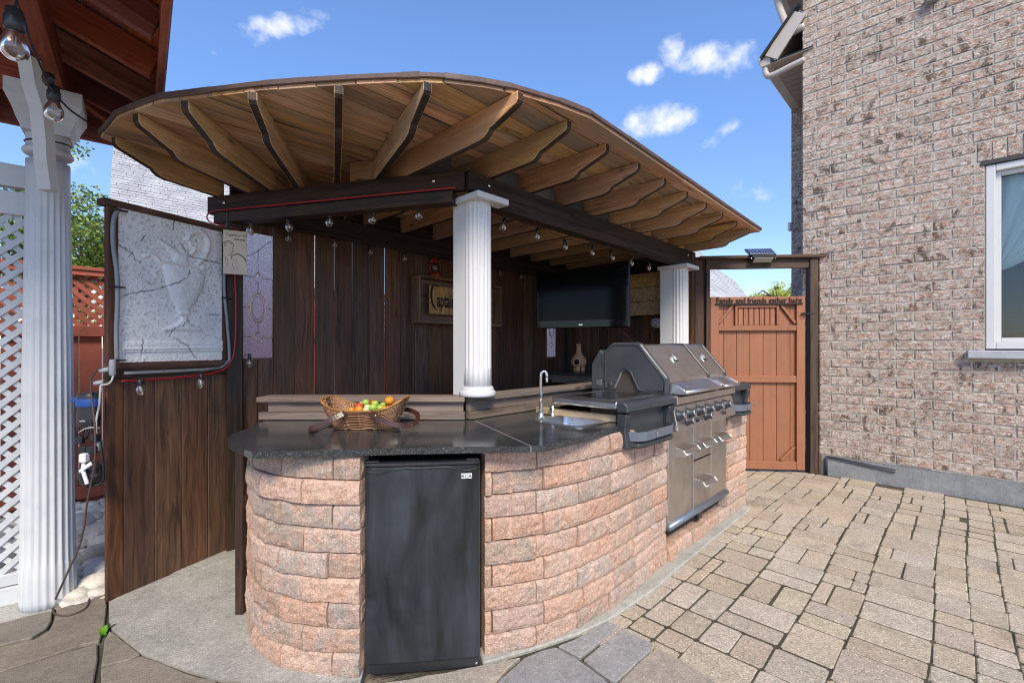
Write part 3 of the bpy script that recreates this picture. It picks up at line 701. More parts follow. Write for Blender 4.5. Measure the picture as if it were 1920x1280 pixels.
# eaves: lower one with rake return, upper one, downspouts
ZE = 4.45; BG = 1.60
gut = [(0, 0), (.10, 0), (.12, .1), (.12, .11), (-.005, .11), (-.005, .1)]
def eave(ze, a_0, a_1, par, nm='eave'):
    e = link(nm, None, None, par, M=Matrix.Identity(4))
    Mg = frame(E2, UP, E1, AB(0, BG - .12, ze))
    prism('gutter', [(0, 0), (.09, 0), (.12, .05), (.12, .115), (.105, .115), (0, .115)], a_0, a_1, TAUPE, e, Mg, ch=.003)
    n_ = int((a_1 - a_0) / .13)
    for i in range(n_):
        a = a_0 + (i + .5) * (a_1 - a_0) / n_; box('soffit_panel', (a, (BG - .12 + HB - .1) / 2, ze + .004), ((a_1 - a_0) / n_ - .006, BG - .12 - HB + .1, .008), SOFFIT, e, M_AB, ch=.002)
    box('soffit_backing', ((a_0 + a_1) / 2, (BG - .12 + HB - .1) / 2, ze + .016), (a_1 - a_0, BG - .12 - HB + .1, .01), BLACKP, e, M_AB, ch=0)
    return e
ev = eave(ZE, A0 - .02, 6.95, house)
ev2 = eave(5.52, A0 - .1, 6.62, house)
# rake: sloping white fascia with shingle edge, rising from the gutter to the wall corner
p0, p1 = AB(A0 - .03, BG - .13, ZE + .055), AB(A0 - .03, HB + .02, ZE + .055 + .36)
bar('rake_fascia', p0, p1, .025, .15, TAUPE, house)
bar('roof_edge', p0 + V(0, 0, .095) + AB(.0, .10, -.07), p1 + V(0, 0, .095), .09, .022, BLACKP, house)
bar('rake_soffit', AB(A0 + .6, BG - .14, ZE + .10), AB(A0 + .6, HB + .02, ZE + .46), 1.2, .012, SOFFIT, house)
bar('roof_edge', AB(6.0, BG + .02, 5.64), AB(6.0, HB - .2, 6.2), 1.4, .03, SHINGLE2, house)
tube('downspout', [AB(A0 + .02, BG - .06, ZE - .0), AB(A0 + .02, BG - .065, ZE - .07), AB(A0 + .01, BG - .12, ZE - .12), AB(A0 - .0, HB + .1, ZE - .10), AB(A0, HB - .02, ZE - .085)], .032, TAUPE, house, seg=10, sm=5)
tube('downspout', [AB(6.0, BG - .10, 5.5), AB(5.85, BG - .12, 5.3), AB(A0 + .04, BG - .26, 4.83), AB(A0 + .02, HB + .15, 4.72), AB(A0 + .0, HB - .02, 4.72)], .036, TAUPE, house, seg=10, sm=5)
# small white camera box on the corner
cm = box('wall_sensor', (6.93, 1.60, 2.92), (.07, .035, .11), WHITEPL, None, M_AB, ch=.006); tag(cm, 'small white sensor box high on the far brick corner', 'sensor')
tube('foundation_pipe', [gr(1549, 890), gr(1549, 890) + V(0, 0, .17), gr(1550, 890) + V(.012, 0, .185), at(1676, 882, 4.33) + V(0, -.02, 0), at(1684, 879, 4.31) + V(0, .05, 0)], .014, paint('black_pipe', (.035, .04, .045), .35), None)
tag(bpy.data.objects['foundation_pipe'], 'black drain pipe running along the grey house foundation', 'pipe')
fl = box('corner_lamp', (A0 - .03, .16, 4.47), (.07, .09, .07), paint('grey_metal', (.35, .36, .38), .4), None, M_AB, ch=.01); tag(fl, 'small grey floodlight high on the brick wall at the top of the photo', 'lamp')

# ================================================================== NEIGHBOURING ROOFS, TREES, RED FENCE
def shingle_roof(par, origin, along, upd, outline, mat, course=.14, tab=.30, name='shingle_course', tabs=True):
    """outline in (s along, t up the slope) coordinates; courses of overlapping shingles as real steps"""
    nrm = along.cross(upd).normalized()
    if nrm.z < 0: nrm = -nrm
    ts = [p[1] for p in outline]; acc = Acc(); t = min(ts); k = 0
    while t < max(ts):
        c = clip_half(clip_half(outline, (0, 1), t + course), (0, -1), -t)
        if len(c) >= 3:
            ss = [p[0] for p in c]; s = min(ss) - random.random() * tab
            while s < max(ss):
                wd = tab * random.choice([.6, 1, 1, 1.4]); c2 = clip_half(clip_half(c, (1, 0), s + wd - .008), (-1, 0), -s)
                if len(c2) >= 3:
                    lift = random.choice([.0, .003, .006])
                    top = [origin + along * x + upd * y + nrm * (.012 + .012 * (1 - (y - t) / course) + lift) for x, y in c2]; bot = [origin + along * x + upd * y - nrm * .01 for x, y in c2]
                    n = len(c2); acc.add((top + bot, [tuple(range(n))] + [(i, (i + 1) % n, (i + 1) % n + n, i + n) for i in range(n)]))
                s += wd
        t += course; k += 1
    o = link(name, acc.mesh(), mat, par); o['kind'] = 'stuff'; return o
# left neighbour: large pale roof plane
nh = thing('neighbour_house', 'neighbouring house with a pale grey shingle roof behind the white urn relief', 'house', (-8, 10, 0))
al = E1; y0 = 9.0
pL = at(203, 430, y0); pT = at(213.5, 262, y0 + 1.9)
upd = (pT - pL).normalized(); slopev = (pT - pL)
upn = (E2 * 1.0 + UP * .95).normalized()
# express hip edge in the plane spanned by E1 and upn
def plane_pt(u, v, o, x, y):
    d = Vector(((u - 960) / F, 1, (650 - v) / F)); n_ = x.cross(y); t = (o - V(0, 0, H)).dot(n_) / d.dot(n_); p = V(0, 0, H) + d * t; return ((p - o).dot(x), (p - o).dot(y))
ol = [plane_pt(u, v, pL, al, upn) for u, v in [(201, 470), (208, 330), (215, 240), (235, 200), (560, 300), (640, 420), (700, 560)]]
shingle_roof(nh, pL, al, upn, ol, SHINGLE, course=.115, tab=.30)
po = [pL + al * x + upn * y for x, y in ol]; link('roof_deck', mk('roof_deck', [p - upn.cross(al).normalized() * 0 - V(0, 0, .06) for p in po], [tuple(range(len(po)))]), SHINGLE, nh)
wl = [pL + al * .3 + E2 * .4 + V(0, 0, -.1), pL + al * 9 + E2 * .4 + V(0, 0, -.1)]
lowz = min(p.z for p in po)
link('wall', mk('wall', [V(wl[0].x, wl[0].y, -.05), V(wl[1].x, wl[1].y, -.05), V(wl[1].x, wl[1].y, lowz), V(wl[0].x, wl[0].y, lowz)], [(0, 1, 2, 3)]), paint('pale_siding', (.6, .56, .5), .7), nh)
# beyond the gate: grey hipped roof and low far roof
nh2 = thing('gable_house', 'grey shingle roof of a house seen through the opening above the gate', 'house', (6, 14, 0))
o2 = at(1330, 560, 13.0); al2 = E1; up2 = (E2 * 1 + UP * .75).normalized()
ol2 = [plane_pt(u, v, o2, al2, up2) for u, v in [(1200, 600), (1405, 562), (1396, 550), (1380, 530), (1344, 503), (1310, 470), (1230, 430)]]
shingle_roof(nh2, o2, al2, up2, ol2, SHINGLE, course=.16, tab=.36)
po2 = [o2 + al2 * x + up2 * y for x, y in ol2]; link('roof_deck', mk('roof_deck', [p - V(0, 0, .06) for p in po2], [tuple(range(len(po2)))]), SHINGLE, nh2)
q0, q1 = po2[0], po2[1]; link('wall', mk('wall', [V(q0.x, q0.y, -.05), V(q1.x, q1.y, -.05), V(q1.x, q1.y, q1.z - .05), V(q0.x, q0.y, q0.z - .05)], [(0, 1, 2, 3)]), paint('brick_coloured_wall', (.35, .2, .15), .8), nh2)
nh3 = thing('far_house', 'low brown roof far behind the gate beside the brick house', 'house', (10, 24, 0))
pp = [at(1385, 562, 24), at(1484, 562, 24), at(1560, 562, 25), at(1560, 528, 27), at(1484, 543, 27), at(1425, 553.5, 27)]
link('roof', mk('roof', pp, [tuple(range(len(pp)))]), paint('brown_far_roof', (.34, .25, .2), .9, dirtamt=.4), nh3)
link('wall', mk('wall', [V(pp[0].x, pp[0].y, -.05), V(pp[2].x, pp[2].y, -.05), pp[2], pp[0]], [(0, 1, 2, 3)]), paint('far_wall', (.45, .38, .32), .9), nh3)
def leaf_tree(name, label, c, rad, n, mat, lsize, trunk_h, seed=1, group=None):
    t = thing(name, label, 'tree', (c.x, c.y, 0), group); rr = random.Random(seed)
    clumps = [(c + V(rr.gauss(0, .55) * rad.x, rr.gauss(0, .55) * rad.y, rr.gauss(0, .5) * rad.z), rr.uniform(.18, .4)) for _ in range(34)]
    vs, fs = [], []
    for i in range(n):
        cc, cr = rr.choice(clumps); d = V(rr.gauss(0, 1), rr.gauss(0, 1), rr.gauss(0, 1)).normalized() * (rr.random() ** .4)
        p = cc + V(d.x * cr * rad.x * 1.4, d.y * cr * rad.y * 1.4, d.z * cr * rad.z * 1.4)
        x = V(rr.gauss(0, 1), rr.gauss(0, 1), rr.gauss(0, .6)).normalized(); y = x.orthogonal().normalized(); s = lsize * rr.uniform(.6, 1.3); k = len(vs)
        vs += [p - x * s, p + y * s * .45, p + x * s, p - y * s * .45]; fs.append((k, k + 1, k + 2, k + 3))
    cr_ = link('crown', mk('crown', vs, fs), mat, t)
    vs = Acc(); vs.add(tubemesh(smoothpath([V(c.x, c.y, -.1), V(c.x + .1, c.y, trunk_h * .6), V(c.x, c.y, c.z)], 4), [.16 - .1 * i / 8 for i in range(9)], 8))
    for k in range(7):
        q = clumps[k][0]; vs.add(tubemesh(smoothpath([V(c.x + .05, c.y, trunk_h * (.7 + .05 * k)), (V(c.x, c.y, c.z) + q) / 2 + V(0, 0, .1), q], 3), [.06 - .045 * i / 6 for i in range(7)], 6))
    link('trunk', vs.mesh(), BARK, t); return t
leaf_tree('leafy_tree', 'bright green leafy tree rising behind the red fence beside the white column', at(150, 478, 13), V(1.5, 1.2, 1.0), 9000, LEAF, .055, 2.2, 3)
leaf_tree('leafy_tree', 'green leafy tree seen through the white lattice at the left edge', at(10, 425, 12), V(2.4, 1.4, 1.1), 9000, LEAF, .055, 2.2, 8)
leaf_tree('small_tree', 'small yellow-green tree top poking above the gate', at(1461, 554, 19), V(.75, .6, .33), 2500, LEAF2, .06, 1.8, 5)

# red fence far behind
fence = thing('red_fence', 'red painted board fence with lattice top behind the white column', 'fence', AB(.2, 5.2))
FB = 5.2
i = 0; a = -5.0
while a < 5.6:
    box('board', (a + .07, FB + random.uniform(-.002, .002), .72), (.138, .02, 1.40), REDFENCE, fence, M_AB); a += .144
for zz, hh in ((1.45, .09), (1.93, .045)): box('rail', (.3, FB - .03, zz), (10.6, .05, hh), REDFENCE, fence, M_AB)
box('cap', (.3, FB, 1.965), (10.7, .14, .03), REDFENCE, fence, M_AB); box('rail', (.3, FB - .03, .12), (10.6, .04, .1), REDFENCE, fence, M_AB)
for k in range(6): box('post', (-4.7 + k * 2.0, FB - .04, .97), (.1, .1, 1.94), REDFENCE, fence, M_AB)
lat = {1: Acc(), -1: Acc()}; cnt = 0
for k in range(int(10.6 / .085)):
    for sg in (1, -1):
        a = -5.0 + k * .085; l = .43; x0, x1 = (a, a + l)
        p0, p1 = AB(x0, FB + .006 * sg, 1.49 if sg > 0 else 1.91), AB(x1, FB + .006 * sg, 1.91 if sg > 0 else 1.49)
        if -1.6 < a < 1.3: bar('lattice_slat', p0, p1, .008, .034, REDFENCE, fence, ch=0)
        else: lat[sg].add(rawbar(p0, p1, .008, .034))
for sg in (1, -1):
    lo_ = link('distant_lattice', lat[sg].mesh(), REDFENCE, fence); lo_['kind'] = 'stuff'
# ================================================================== BAR SHELTER (back wall, side wall, beams, rafters, roof)
P0 = V(-1.82, 2.99, 0); Bc = V(.70, 5.80, 0); Cc = V(1.79, 4.72, 0); K0 = V(-.25, 2.56, 0)
dW = (Bc - P0).normalized(); nW = V(-dW.y, dW.x, 0)          # nW points away behind the wall
bwall = thing('board_wall', 'tall dark brown board wall along the back of the bar shelter', 'wall', P0)
Mw = frame(dW, nW, UP, P0)
LW = (Bc - P0).length
GL = [(.045, .235), (3.35, 3.545)]
s = .24; edges = []
rw = random.Random(5)
while s < LW:
    w_ = .149; edges.append((s, min(s + w_, LW))); s += w_
gaps = [.004, .010, .007, .012, .008, .009, .006, .003, .003]
for i, (s0, s1) in enumerate(edges):
    g = gaps[i] if i < len(gaps) else rw.choice([.002, .003, .005])
    if i == 11: s1 -= .018; g = .0
    if s0 < GL[1][1] and s1 > GL[1][0]:
        for (x0, x1) in ((s0, GL[1][0]), (GL[1][1], s1)):
            if x1 - x0 > .01: bar('board', Mw @ V((x0 + x1) / 2, .011, -.02), Mw @ V((x0 + x1) / 2, .011, 2.2), x1 - x0, .02, WALLWOOD, bwall, up=nW, ch=.002)
        s0 = max(s0, GL[1][0]); s1 = min(s1, GL[1][1])
        bar('board', Mw @ V((s0 + s1 - g) / 2, .011, .0), Mw @ V((s0 + s1 - g) / 2, .011, 1.19), s1 - s0 - g, .02, WALLWOOD, bwall, up=nW, ch=.002); 
        bar('board', Mw @ V((s0 + s1 - g) / 2, .011, 2.06), Mw @ V((s0 + s1 - g) / 2, .011, 2.2), s1 - s0 - g, .02, WALLWOOD, bwall, up=nW, ch=.002)
        continue
    q = rw.uniform(-.004, .004)
    # long axis vertical so that the grain runs up the board
    bar('board', Mw @ V((s0 + s1 - g) / 2, .011 + q, -.02), Mw @ V((s0 + s1 - g) / 2 + rw.uniform(-.001, .001), .011 + q, 2.2), s1 - s0 - g, .02, WALLWOOD, bwall, up=nW, ch=.002)
for (s0, s1) in ((.0, .045), (.045, .138), (.14, .235)):
    bar('board', Mw @ V((s0 + s1) / 2, .011, -.02), Mw @ V((s0 + s1) / 2, .011, 1.235 if s0 > .01 else 2.2), s1 - s0 - .003, .02, WALLWOOD, bwall, up=nW, ch=.002)
bar('board', Mw @ V(.14, .011, 2.095), Mw @ V(.14, .011, 2.2), .19, .02, WALLWOOD, bwall, up=nW, ch=.002)
bar('top_plate', Mw @ V(-.02, -.022, 2.222), Mw @ V(LW, -.022, 2.222), .038, .15, BEAMWOOD, bwall)
bar('blocking', Mw @ V(-.02, .03, 2.365), Mw @ V(LW, .03, 2.365), .038, .145, BEAMWOOD, bwall)
bar('rail', Mw @ V(.24, .045, .4), Mw @ V(LW, .045, .4), .038, .09, BEAMWOOD, bwall)
bar('post', Mw @ V(1.83, .055, 0), Mw @ V(1.83, .055, 2.29), .09, .09, BEAMWOOD, bwall, up=nW)
bar('post', Mw @ V(LW, .0, 0), Mw @ V(LW, .0, 2.29), .09, .09, BEAMWOOD, bwall, up=nW)
dS = (Cc - Bc).normalized(); nS = V(-dS.y, dS.x, 0); LS = (Cc - Bc).length; Msd = frame(dS, nS, UP, Bc)
swall = thing('side_board_wall', 'short dark board wall behind the television at the right end of the shelter', 'wall', Bc)
s = .05
while s < LS - .02:
    g = rw.choice([.003, .006, .009]); bar('board', Msd @ V(s + .07, .012, -.02), Msd @ V(s + .07, .012, 2.28), .143 - g, .02, WALLWOOD, swall, up=nS, ch=.002); s += .143
bar('blocking', Msd @ V(0, .03, 2.365), Msd @ V(LS, .03, 2.365), .038, .145, BEAMWOOD, swall)
bar('top_plate', Msd @ V(0, -.02, 2.22), Msd @ V(LS, -.02, 2.22), .038, .15, BEAMWOOD, swall)

# sidelights of textured glass
def sidelight(s0, s1, z0, z1, label):
    t = thing('glass_sidelight', label, 'glass panel', Mw @ V(s0, 0, z0))
    pane = link('pane', boxmesh(s1 - s0 - .006, .006, z1 - z0 - .006, ch=0, key='tg'), TEXGLASS, t, Mw @ Matrix.Translation(((s0 + s1) / 2, .01, (z0 + z1) / 2)))
    def pt(x, y): return Mw @ V(s0 + x * (s1 - s0), .001, z0 + y * (z1 - z0))
    def cm(pts, m=LEAD, sm=4, r=.0022, cl=False): tube('came', [pt(*p) for p in pts], r, m, t, seg=6, sm=sm, closed=cl)
    cm([(0, .80), (.25, .82), (.5, .86), (.75, .92), (1, .96)], LEAD)
    cm([(.5, .86), (.5, .69)], BRASS, 0); cm([(.5, .69), (.66, .645), (.5, .60), (.34, .645), (.5, .69)], BRASS, 0); cm([(0, .655), (.34, .645)], LEAD, 0); cm([(.66, .645), (1, .64)], LEAD, 0)
    cm([(.5, .60), (.5, .52)], LEAD, 0); cm([(.5 + .26 * math.sin(a), .405 + .115 * math.cos(a)) for a in [i * 2 * math.pi / 20 for i in range(20)]], BRASS, 0, .004, True)
    cm([(.5 + .2 * math.sin(a), .405 + .09 * math.cos(a)) for a in [i * 2 * math.pi / 20 for i in range(20)]], LEAD, 0, .0018, True)
    cm([(0, .405), (.24, .405)], LEAD, 0); cm([(.76, .405), (1, .40)], LEAD, 0)
    cm([(.5, .29), (.5, .21)], LEAD, 0); cm([(.5, .21), (.68, .17), (.5, .13), (.3, .17), (.5, .21)], BRASS, 0, .0035); cm([(0, .175), (.3, .17)], BRASS, 0); cm([(.68, .17), (1, .168)], BRASS, 0)
    for (a, b, c, d) in ((0, 0, 1, 0), (0, 1, 1, 1), (0, 0, 0, 1), (1, 0, 1, 1)): cm([(a, b), (c, d)], LEAD, 0, .004)
sidelight(.045, .235, 1.24, 2.09, 'tall leaded textured glass panel in the wall beside the engraved plaque')
sidelight(3.35, 3.545, 1.195, 2.05, 'narrow leaded glass panel in the back wall below the television')

shel = thing('bar_shelter_roof', 'curved plank roof on exposed scroll-ended rafters over the outdoor bar', 'roof', K0)
BEAMW = .042
b1a, b1b = V(-1.99, 3.00, 0), V(-.262, 2.535, 0)
def beamseg(p, q, z0, z1, w_, off=0.0, nm='beam', m=BEAMWOOD):
    d = (q - p).normalized(); n = V(d.y, -d.x, 0)       # n towards the viewer's side
    bar(nm, p + n * off + UP * ((z0 + z1) / 2), q + n * off + UP * ((z0 + z1) / 2), w_, z1 - z0, m, shel)
beamseg(b1a, b1b, 2.19, 2.30, .045); beamseg(b1a + V(.06, -.01, 0), b1b + V(-.06, .02, 0), 2.122, 2.188, .085, -.005, m=DARKWOOD)
b2a, b2b = V(-.255, 2.54, 0), V(1.83, 4.70, 0)
beamseg(b2a, b2b, 2.195, 2.30, .045); beamseg(b2a + E1 * .03, b2b, 2.125, 2.193, .085, .0)
for (t_, bm_, bn_) in ((.08, b1a, b1b), (.9, b1a, b1b), (.05, b2a, b2b), (.97, b2a, b2b)):
    p = bm_.lerp(bn_, t_); d = (bn_ - bm_).normalized(); n = V(d.y, -d.x, 0)
    lathe('bolt', [(.012, 0), (.012, .006), (.004, .009)], CHROME, shel, frame(d, UP, n, p + n * .024 + UP * 2.25) , seg=8)
ppost = bar('post', P0 + V(-.01, -.01, -.02), P0 + V(-.01, -.01, 2.19), .092, .092, DARKWOOD, shel, up=dW)
cpost = bar('post', Cc + V(.06, .02, -.02), Cc + V(.06, .02, 2.30), .09, .09, DARKWOOD, shel, up=E2)
# rafters: tail profile (distance from the tip, height below the roof boards)
PROF = [(0, 0), (0, -.038), (.012, -.052), (.16, -.098), (.185, -.104), (.197, -.118), (.222, -.134), (.262, -.14)]
raf = [((213, 256), (395, 365), .55), ((254, 213), (452, 357), .9), ((346, 188), (500, 355), 1.3), ((473, 171), (555, 349), 1.75), ((635, 159), (632, 343), 2.2), ((802, 153), (712, 332), 2.45)]
rafters = []
for (tu, tv), (cu_, cv_), ln in raf:
    Y = 1.12 * F / (650 - tv); tip = V((tu - 960) / F * Y, Y, 0); Yc = .98 * F / (650 - cv_); con = V((cu_ - 960) / F * Yc, Yc, 0)
    rafters.append((tip, (con - tip).normalized(), None))
for k in range(10):
    a = 1.455 + k * .3545; yb = 1.372 + .004 * k
    tip = AB(a, yb); rafters.append((tip, E2.copy(), 2.2))
roof_px = [(189,242),(203,227),(219,206),(246,194),(301,174),(397,162),(497,150),(575,144),(657,139),(754,135),(787,134),(835,136),(900,144),(959,155),(1050,182),(1105,204),(1177,253),(1287,330),(1360,381),(1426,426)]
front = []
for (u, v) in roof_px:
    Y = 1.165 * F / (650 - v); front.append(((u - 960) / F * Y, Y))
endp = AB(4.93, 3.72); backp = P0 + nW * .16; 
outline = front + [(endp.x, endp.y), tuple((P0 + dW * .25 + nW * .17).to_2d()), (-2.14, 3.0)]
for i, (tip, d, ln) in enumerate(rafters):
    if ln is None:
        # run until the back wall line
        n_ = nW; den = d.dot(n_); ln = ((P0 - tip).dot(n_) / den) if abs(den) > .05 else 1.0
        ln = max(.62, min(ln + .05, 2.6))
        if i == 0: ln = .62
    M = frame(d, UP, d.cross(UP), tip + UP * 2.44)
    pr = PROF + [(ln, -.14), (ln, 0)]
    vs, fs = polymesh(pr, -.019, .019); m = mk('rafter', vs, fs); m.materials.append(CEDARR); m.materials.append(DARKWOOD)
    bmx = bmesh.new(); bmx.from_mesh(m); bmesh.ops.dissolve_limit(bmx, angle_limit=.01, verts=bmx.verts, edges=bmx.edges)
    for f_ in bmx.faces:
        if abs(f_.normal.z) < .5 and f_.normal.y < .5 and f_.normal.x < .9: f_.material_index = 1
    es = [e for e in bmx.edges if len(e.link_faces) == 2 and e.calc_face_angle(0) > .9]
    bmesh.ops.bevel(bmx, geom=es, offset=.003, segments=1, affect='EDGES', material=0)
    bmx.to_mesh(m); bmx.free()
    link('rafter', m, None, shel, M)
# planks along the bar's long direction, clipped to the curved outline
oab = [(V(x, y, 0).dot(E1), V(x, y, 0).dot(E2)) for x, y in outline]
b = min(q[1] for q in oab); 
while b < max(q[1] for q in oab):
    w_ = .138; c = clip_half(clip_half(oab, (0, 1), b + w_ - .007), (0, -1), -b)
    if len(c) >= 3:
        amin, amax = min(q[0] for q in c), max(q[0] for q in c); joints = [amin - .01, amax + .01]
        if amax - amin > 2.4: joints.insert(1, amin + random.uniform(1.0, amax - amin - 1.0))
        for j in range(len(joints) - 1):
            c2 = clip_half(clip_half(c, (1, 0), joints[j + 1] - .001), (-1, 0), -joints[j] - .001)
            if len(c2) >= 3:
                ca = sum(q[0] for q in c2) / len(c2); cb = sum(q[1] for q in c2) / len(c2)
                M = M_AB @ Matrix.Translation((ca, cb, 2.45))
                prism('roof_plank', [(q[0] - ca, q[1] - cb) for q in c2], -.010 + random.uniform(-.0015, .0015), .009, CEDAR, shel, M)
    b += w_
big = [(x, y) for x, y in outline]
link('roof_covering', mk('roof_covering', *polymesh(big, 2.461, 2.480)), ASPHALT, shel)
# metal drip edge round the front
for i in range(len(front) - 1):
    p, q = V(*front[i], 2.4665), V(*front[i + 1], 2.4665); d = (q - p).normalized(); n = V(d.y, -d.x, 0)
    bar('drip_edge', p - d * .004 + n * .006, q + d * .004 + n * .006, .012, .024 + random.uniform(-.003, .003), DRIP, shel, ch=.003)
p, q = V(*front[-1], 2.4665), V(endp.x, endp.y, 2.4665); bar('drip_edge', p, q, .012, .026, DRIP, shel)
p, q = V(*front[0], 2.4665), V(-2.14, 3.0, 2.4665); bar('drip_edge', p, q, .014, .036, DRIP, shel)
# blocking and grey flashing scraps between the rafters on top of the beams
for k in range(9):
    a = 1.455 + (k + .5) * .3545; p = AB(a, 2.01)
    if k == 0: continue
    bar('blocking', AB(a - .155, 2.04, 2.372), AB(a + .155, 2.04, 2.372), .02, .13, ASPHALT if k in (1, 2, 3, 4) else CEDARR, shel)
bar('blocking', V(-.62, 2.69, 2.372), V(-.36, 2.66, 2.372), .02, .13, ASPHALT, shel)
bar('blocking', V(-.98, 2.76, 2.372), V(-.80, 2.72, 2.372), .02, .13, CEDARR, shel)

# ------------------------------------------------------------------ white columns
def column(nm, label, c, s_, ztop, loc_b=None):
    t = thing(nm, label, 'column', (c.x, c.y, 1.04))
    z0 = 1.042; hh = ztop - z0
    box('box_post', (0, 0, hh / 2), (.145 * s_, .145 * s_, hh), VINYL, t, Matrix.Translation(V(c.x, c.y, z0)) @ M_AB, ch=.003)
    rc = c - E2 * .058 * s_ - E1 * 0.0
    R0 = .079 * s_
    def flute(r, z, an):
        if z < .16 or z > hh - .06: return r
        k = (an * 18 / (2 * math.pi)) % 1; return r - .009 * s_ * max(0, math.sin(math.pi * min(1, max(0, (k - .14) / .72)))) ** .7
    lathe('shaft', [(R0 * 1.02, .03), (R0, .155), (R0, .165), (R0 * .97, hh - .065), (R0 * .97, hh - .055), (R0 * .96, hh - .02)], VINYL, t, Matrix.Translation((rc.x, rc.y, z0)), seg=144, rad=flute)
    lathe('base', [(.100 * s_, .0), (.104 * s_, .008), (.104 * s_, .024), (.097 * s_, .032), (.092 * s_, .034), (.092 * s_, .046), (.085 * s_, .056)], VINYL, t, Matrix.Translation((rc.x, rc.y, z0)), seg=48)
    M = Matrix.Translation(V(c.x, c.y, ztop)) @ M_AB
    box('cap_plate', (.02 * s_, -.045 * s_, -.022), (.235 * s_, .26 * s_, .034), VINYL, t, M, ch=.003)
    for dx in (-.07, .10): lathe('screw', [(.009, 0), (.007, .004)], CHROME, t, M @ Matrix.Translation((dx * s_, -.155 * s_, -.043)), seg=8)
    return t
column('white_column', 'front white fluted column standing on the wooden bar ledge', V(-.238, 2.625, 0), 1.0, 2.165)
column('white_column', 'farther white column partly hidden behind the grill hood', V(1.60, 4.55, 0), 1.18, 2.122)
# the wooden ledge behind the granite
led = thing('bar_ledge', 'two-tier weathered wooden ledge running behind the granite top', 'ledge', K0)
l0, l1, l2 = V(-1.40, 2.53, 0), V(-.262, 2.535, 0), AB(4.35, 2.0)
l1b = V(-.258, 2.545, 0)
bar('cap_board', l0 + V(-.01, .05, 1.028), l1 + V(0, .05, 1.028), .15, .028, GREYWOOD, led)
bar('front_board', l0 + V(.04, .02, .985), l1 + V(-.01, .02, .985), .03, .055, DARKWOOD if False else GREYWOOD, led)
bar('foot_board', l0 + V(0.0, 0.0, .937), l1 + V(0, 0, .937), .04, .040, GREYWOOD, led)
nrm2 = -E2
q0 = l1b
bar('cap_board', q0 + E1 * .0 + E2 * .035 + UP * 1.028, q0 + E1 * 2.7 + E2 * .035 + UP * 1.028, .15, .028, GREYWOOD, led)
bar('front_board', q0 + E1 * .01 + UP * .985, q0 + E1 * 2.7 + UP * .985, .03, .055, GREYWOOD, led)
bar('foot_board', q0 + E1 * .0 - E2 * .02 + UP * .937, q0 + E1 * 1.5 - E2 * .02 + UP * .937, .04, .040, GREYWOOD, led)
bar('back_board', l0 + V(0, .1, .5), l1 + V(0, .1, .5), .02, 1.02, WALLWOOD, led); bar('back_board', q0 + E2 * .1 + UP * .5, q0 + E1 * 2.7 + E2 * .1 + UP * .5, .02, 1.02, WALLWOOD, led)
bar('end_post', V(-1.345, 2.27, -.02), V(-1.345, 2.27, .886), .04, .06, DARKWOOD, led, up=V(0, 1, 0))
bar('end_board', V(-1.36, 2.30, .44), V(-1.36, 2.62, .44), .02, .88, WALLWOOD, led)

# ================================================================== STONE BAR
bar_ = thing('stone_bar', 'curved bar counter of pink and grey split-face blocks with dark granite top', 'bar counter', V(-.3, 1.95, 0))
BZ = .0985
def blockmesh(l, seed, d=.11, endface=False):
    rr = random.Random(seed); bm = bmesh.new(); nx, nz = 9, 5
    hz = BZ - .006; grid = []
    for j in range(nz + 1):
        row = []
        for i in range(nx + 1):
            x = -l / 2 + l * i / nx; z = hz * j / nz; edge = min(i, nx - i, j) ; 
            y = -noise.noise(V(x * 16 + seed * 3.1, z * 18, seed)) * .006 - noise.noise(V(x * 45, z * 45, seed * 2.)) * .006 - .003
            if i in (0, nx): y += .003
            if j == 0: y += .005
            if j == nz: y += .012; 
            if j == nz - 1: y += .001; z += .004
            row.append(bm.verts.new((x + (rr.uniform(-.001, .001) if 0 < i < nx else 0), y, z)))
        grid.append(row)
    for j in range(nz):
        for i in range(nx): bm.faces.new((grid[j][i], grid[j][i + 1], grid[j + 1][i + 1], grid[j + 1][i]))
    b0 = bm.verts.new((-l / 2, d, 0)); b1 = bm.verts.new((l / 2, d, 0)); b2 = bm.verts.new((l / 2, d, hz)); b3 = bm.verts.new((-l / 2, d, hz))
    bm.faces.new([b0, b3] + [grid[j][0] for j in range(nz, -1, -1)]); bm.faces.new([b2, b1] + [grid[j][nx] for j in range(nz + 1)])
    bm.faces.new([b3, b2] + [grid[nz][i] for i in range(nx, -1, -1)]); bm.faces.new([b1, b0] + [grid[0][i] for i in range(nx + 1)]); bm.faces.new((b0, b1, b2, b3))
    bmesh.ops.recalc_face_normals(bm, faces=bm.faces)
    m = bpy.data.meshes.new('stone_block'); bm.to_mesh(m); bm.free(); m.materials.append(STONE); return m
def walk(poly, cuts):
    """point on polyline at arc length"""
    segs = []; tot = 0
    for i in range(len(poly) - 1): d = (poly[i + 1] - poly[i]).length; segs.append((tot, d, poly[i].to_2d(), poly[i + 1].to_2d())); tot += d
    def P(s):
        for (t0, d, a, b) in segs:
            if s <= t0 + d or (t0, d, a, b) == segs[-1]: return a.lerp(b, (s - t0) / d)
    return P, tot
bs = 0
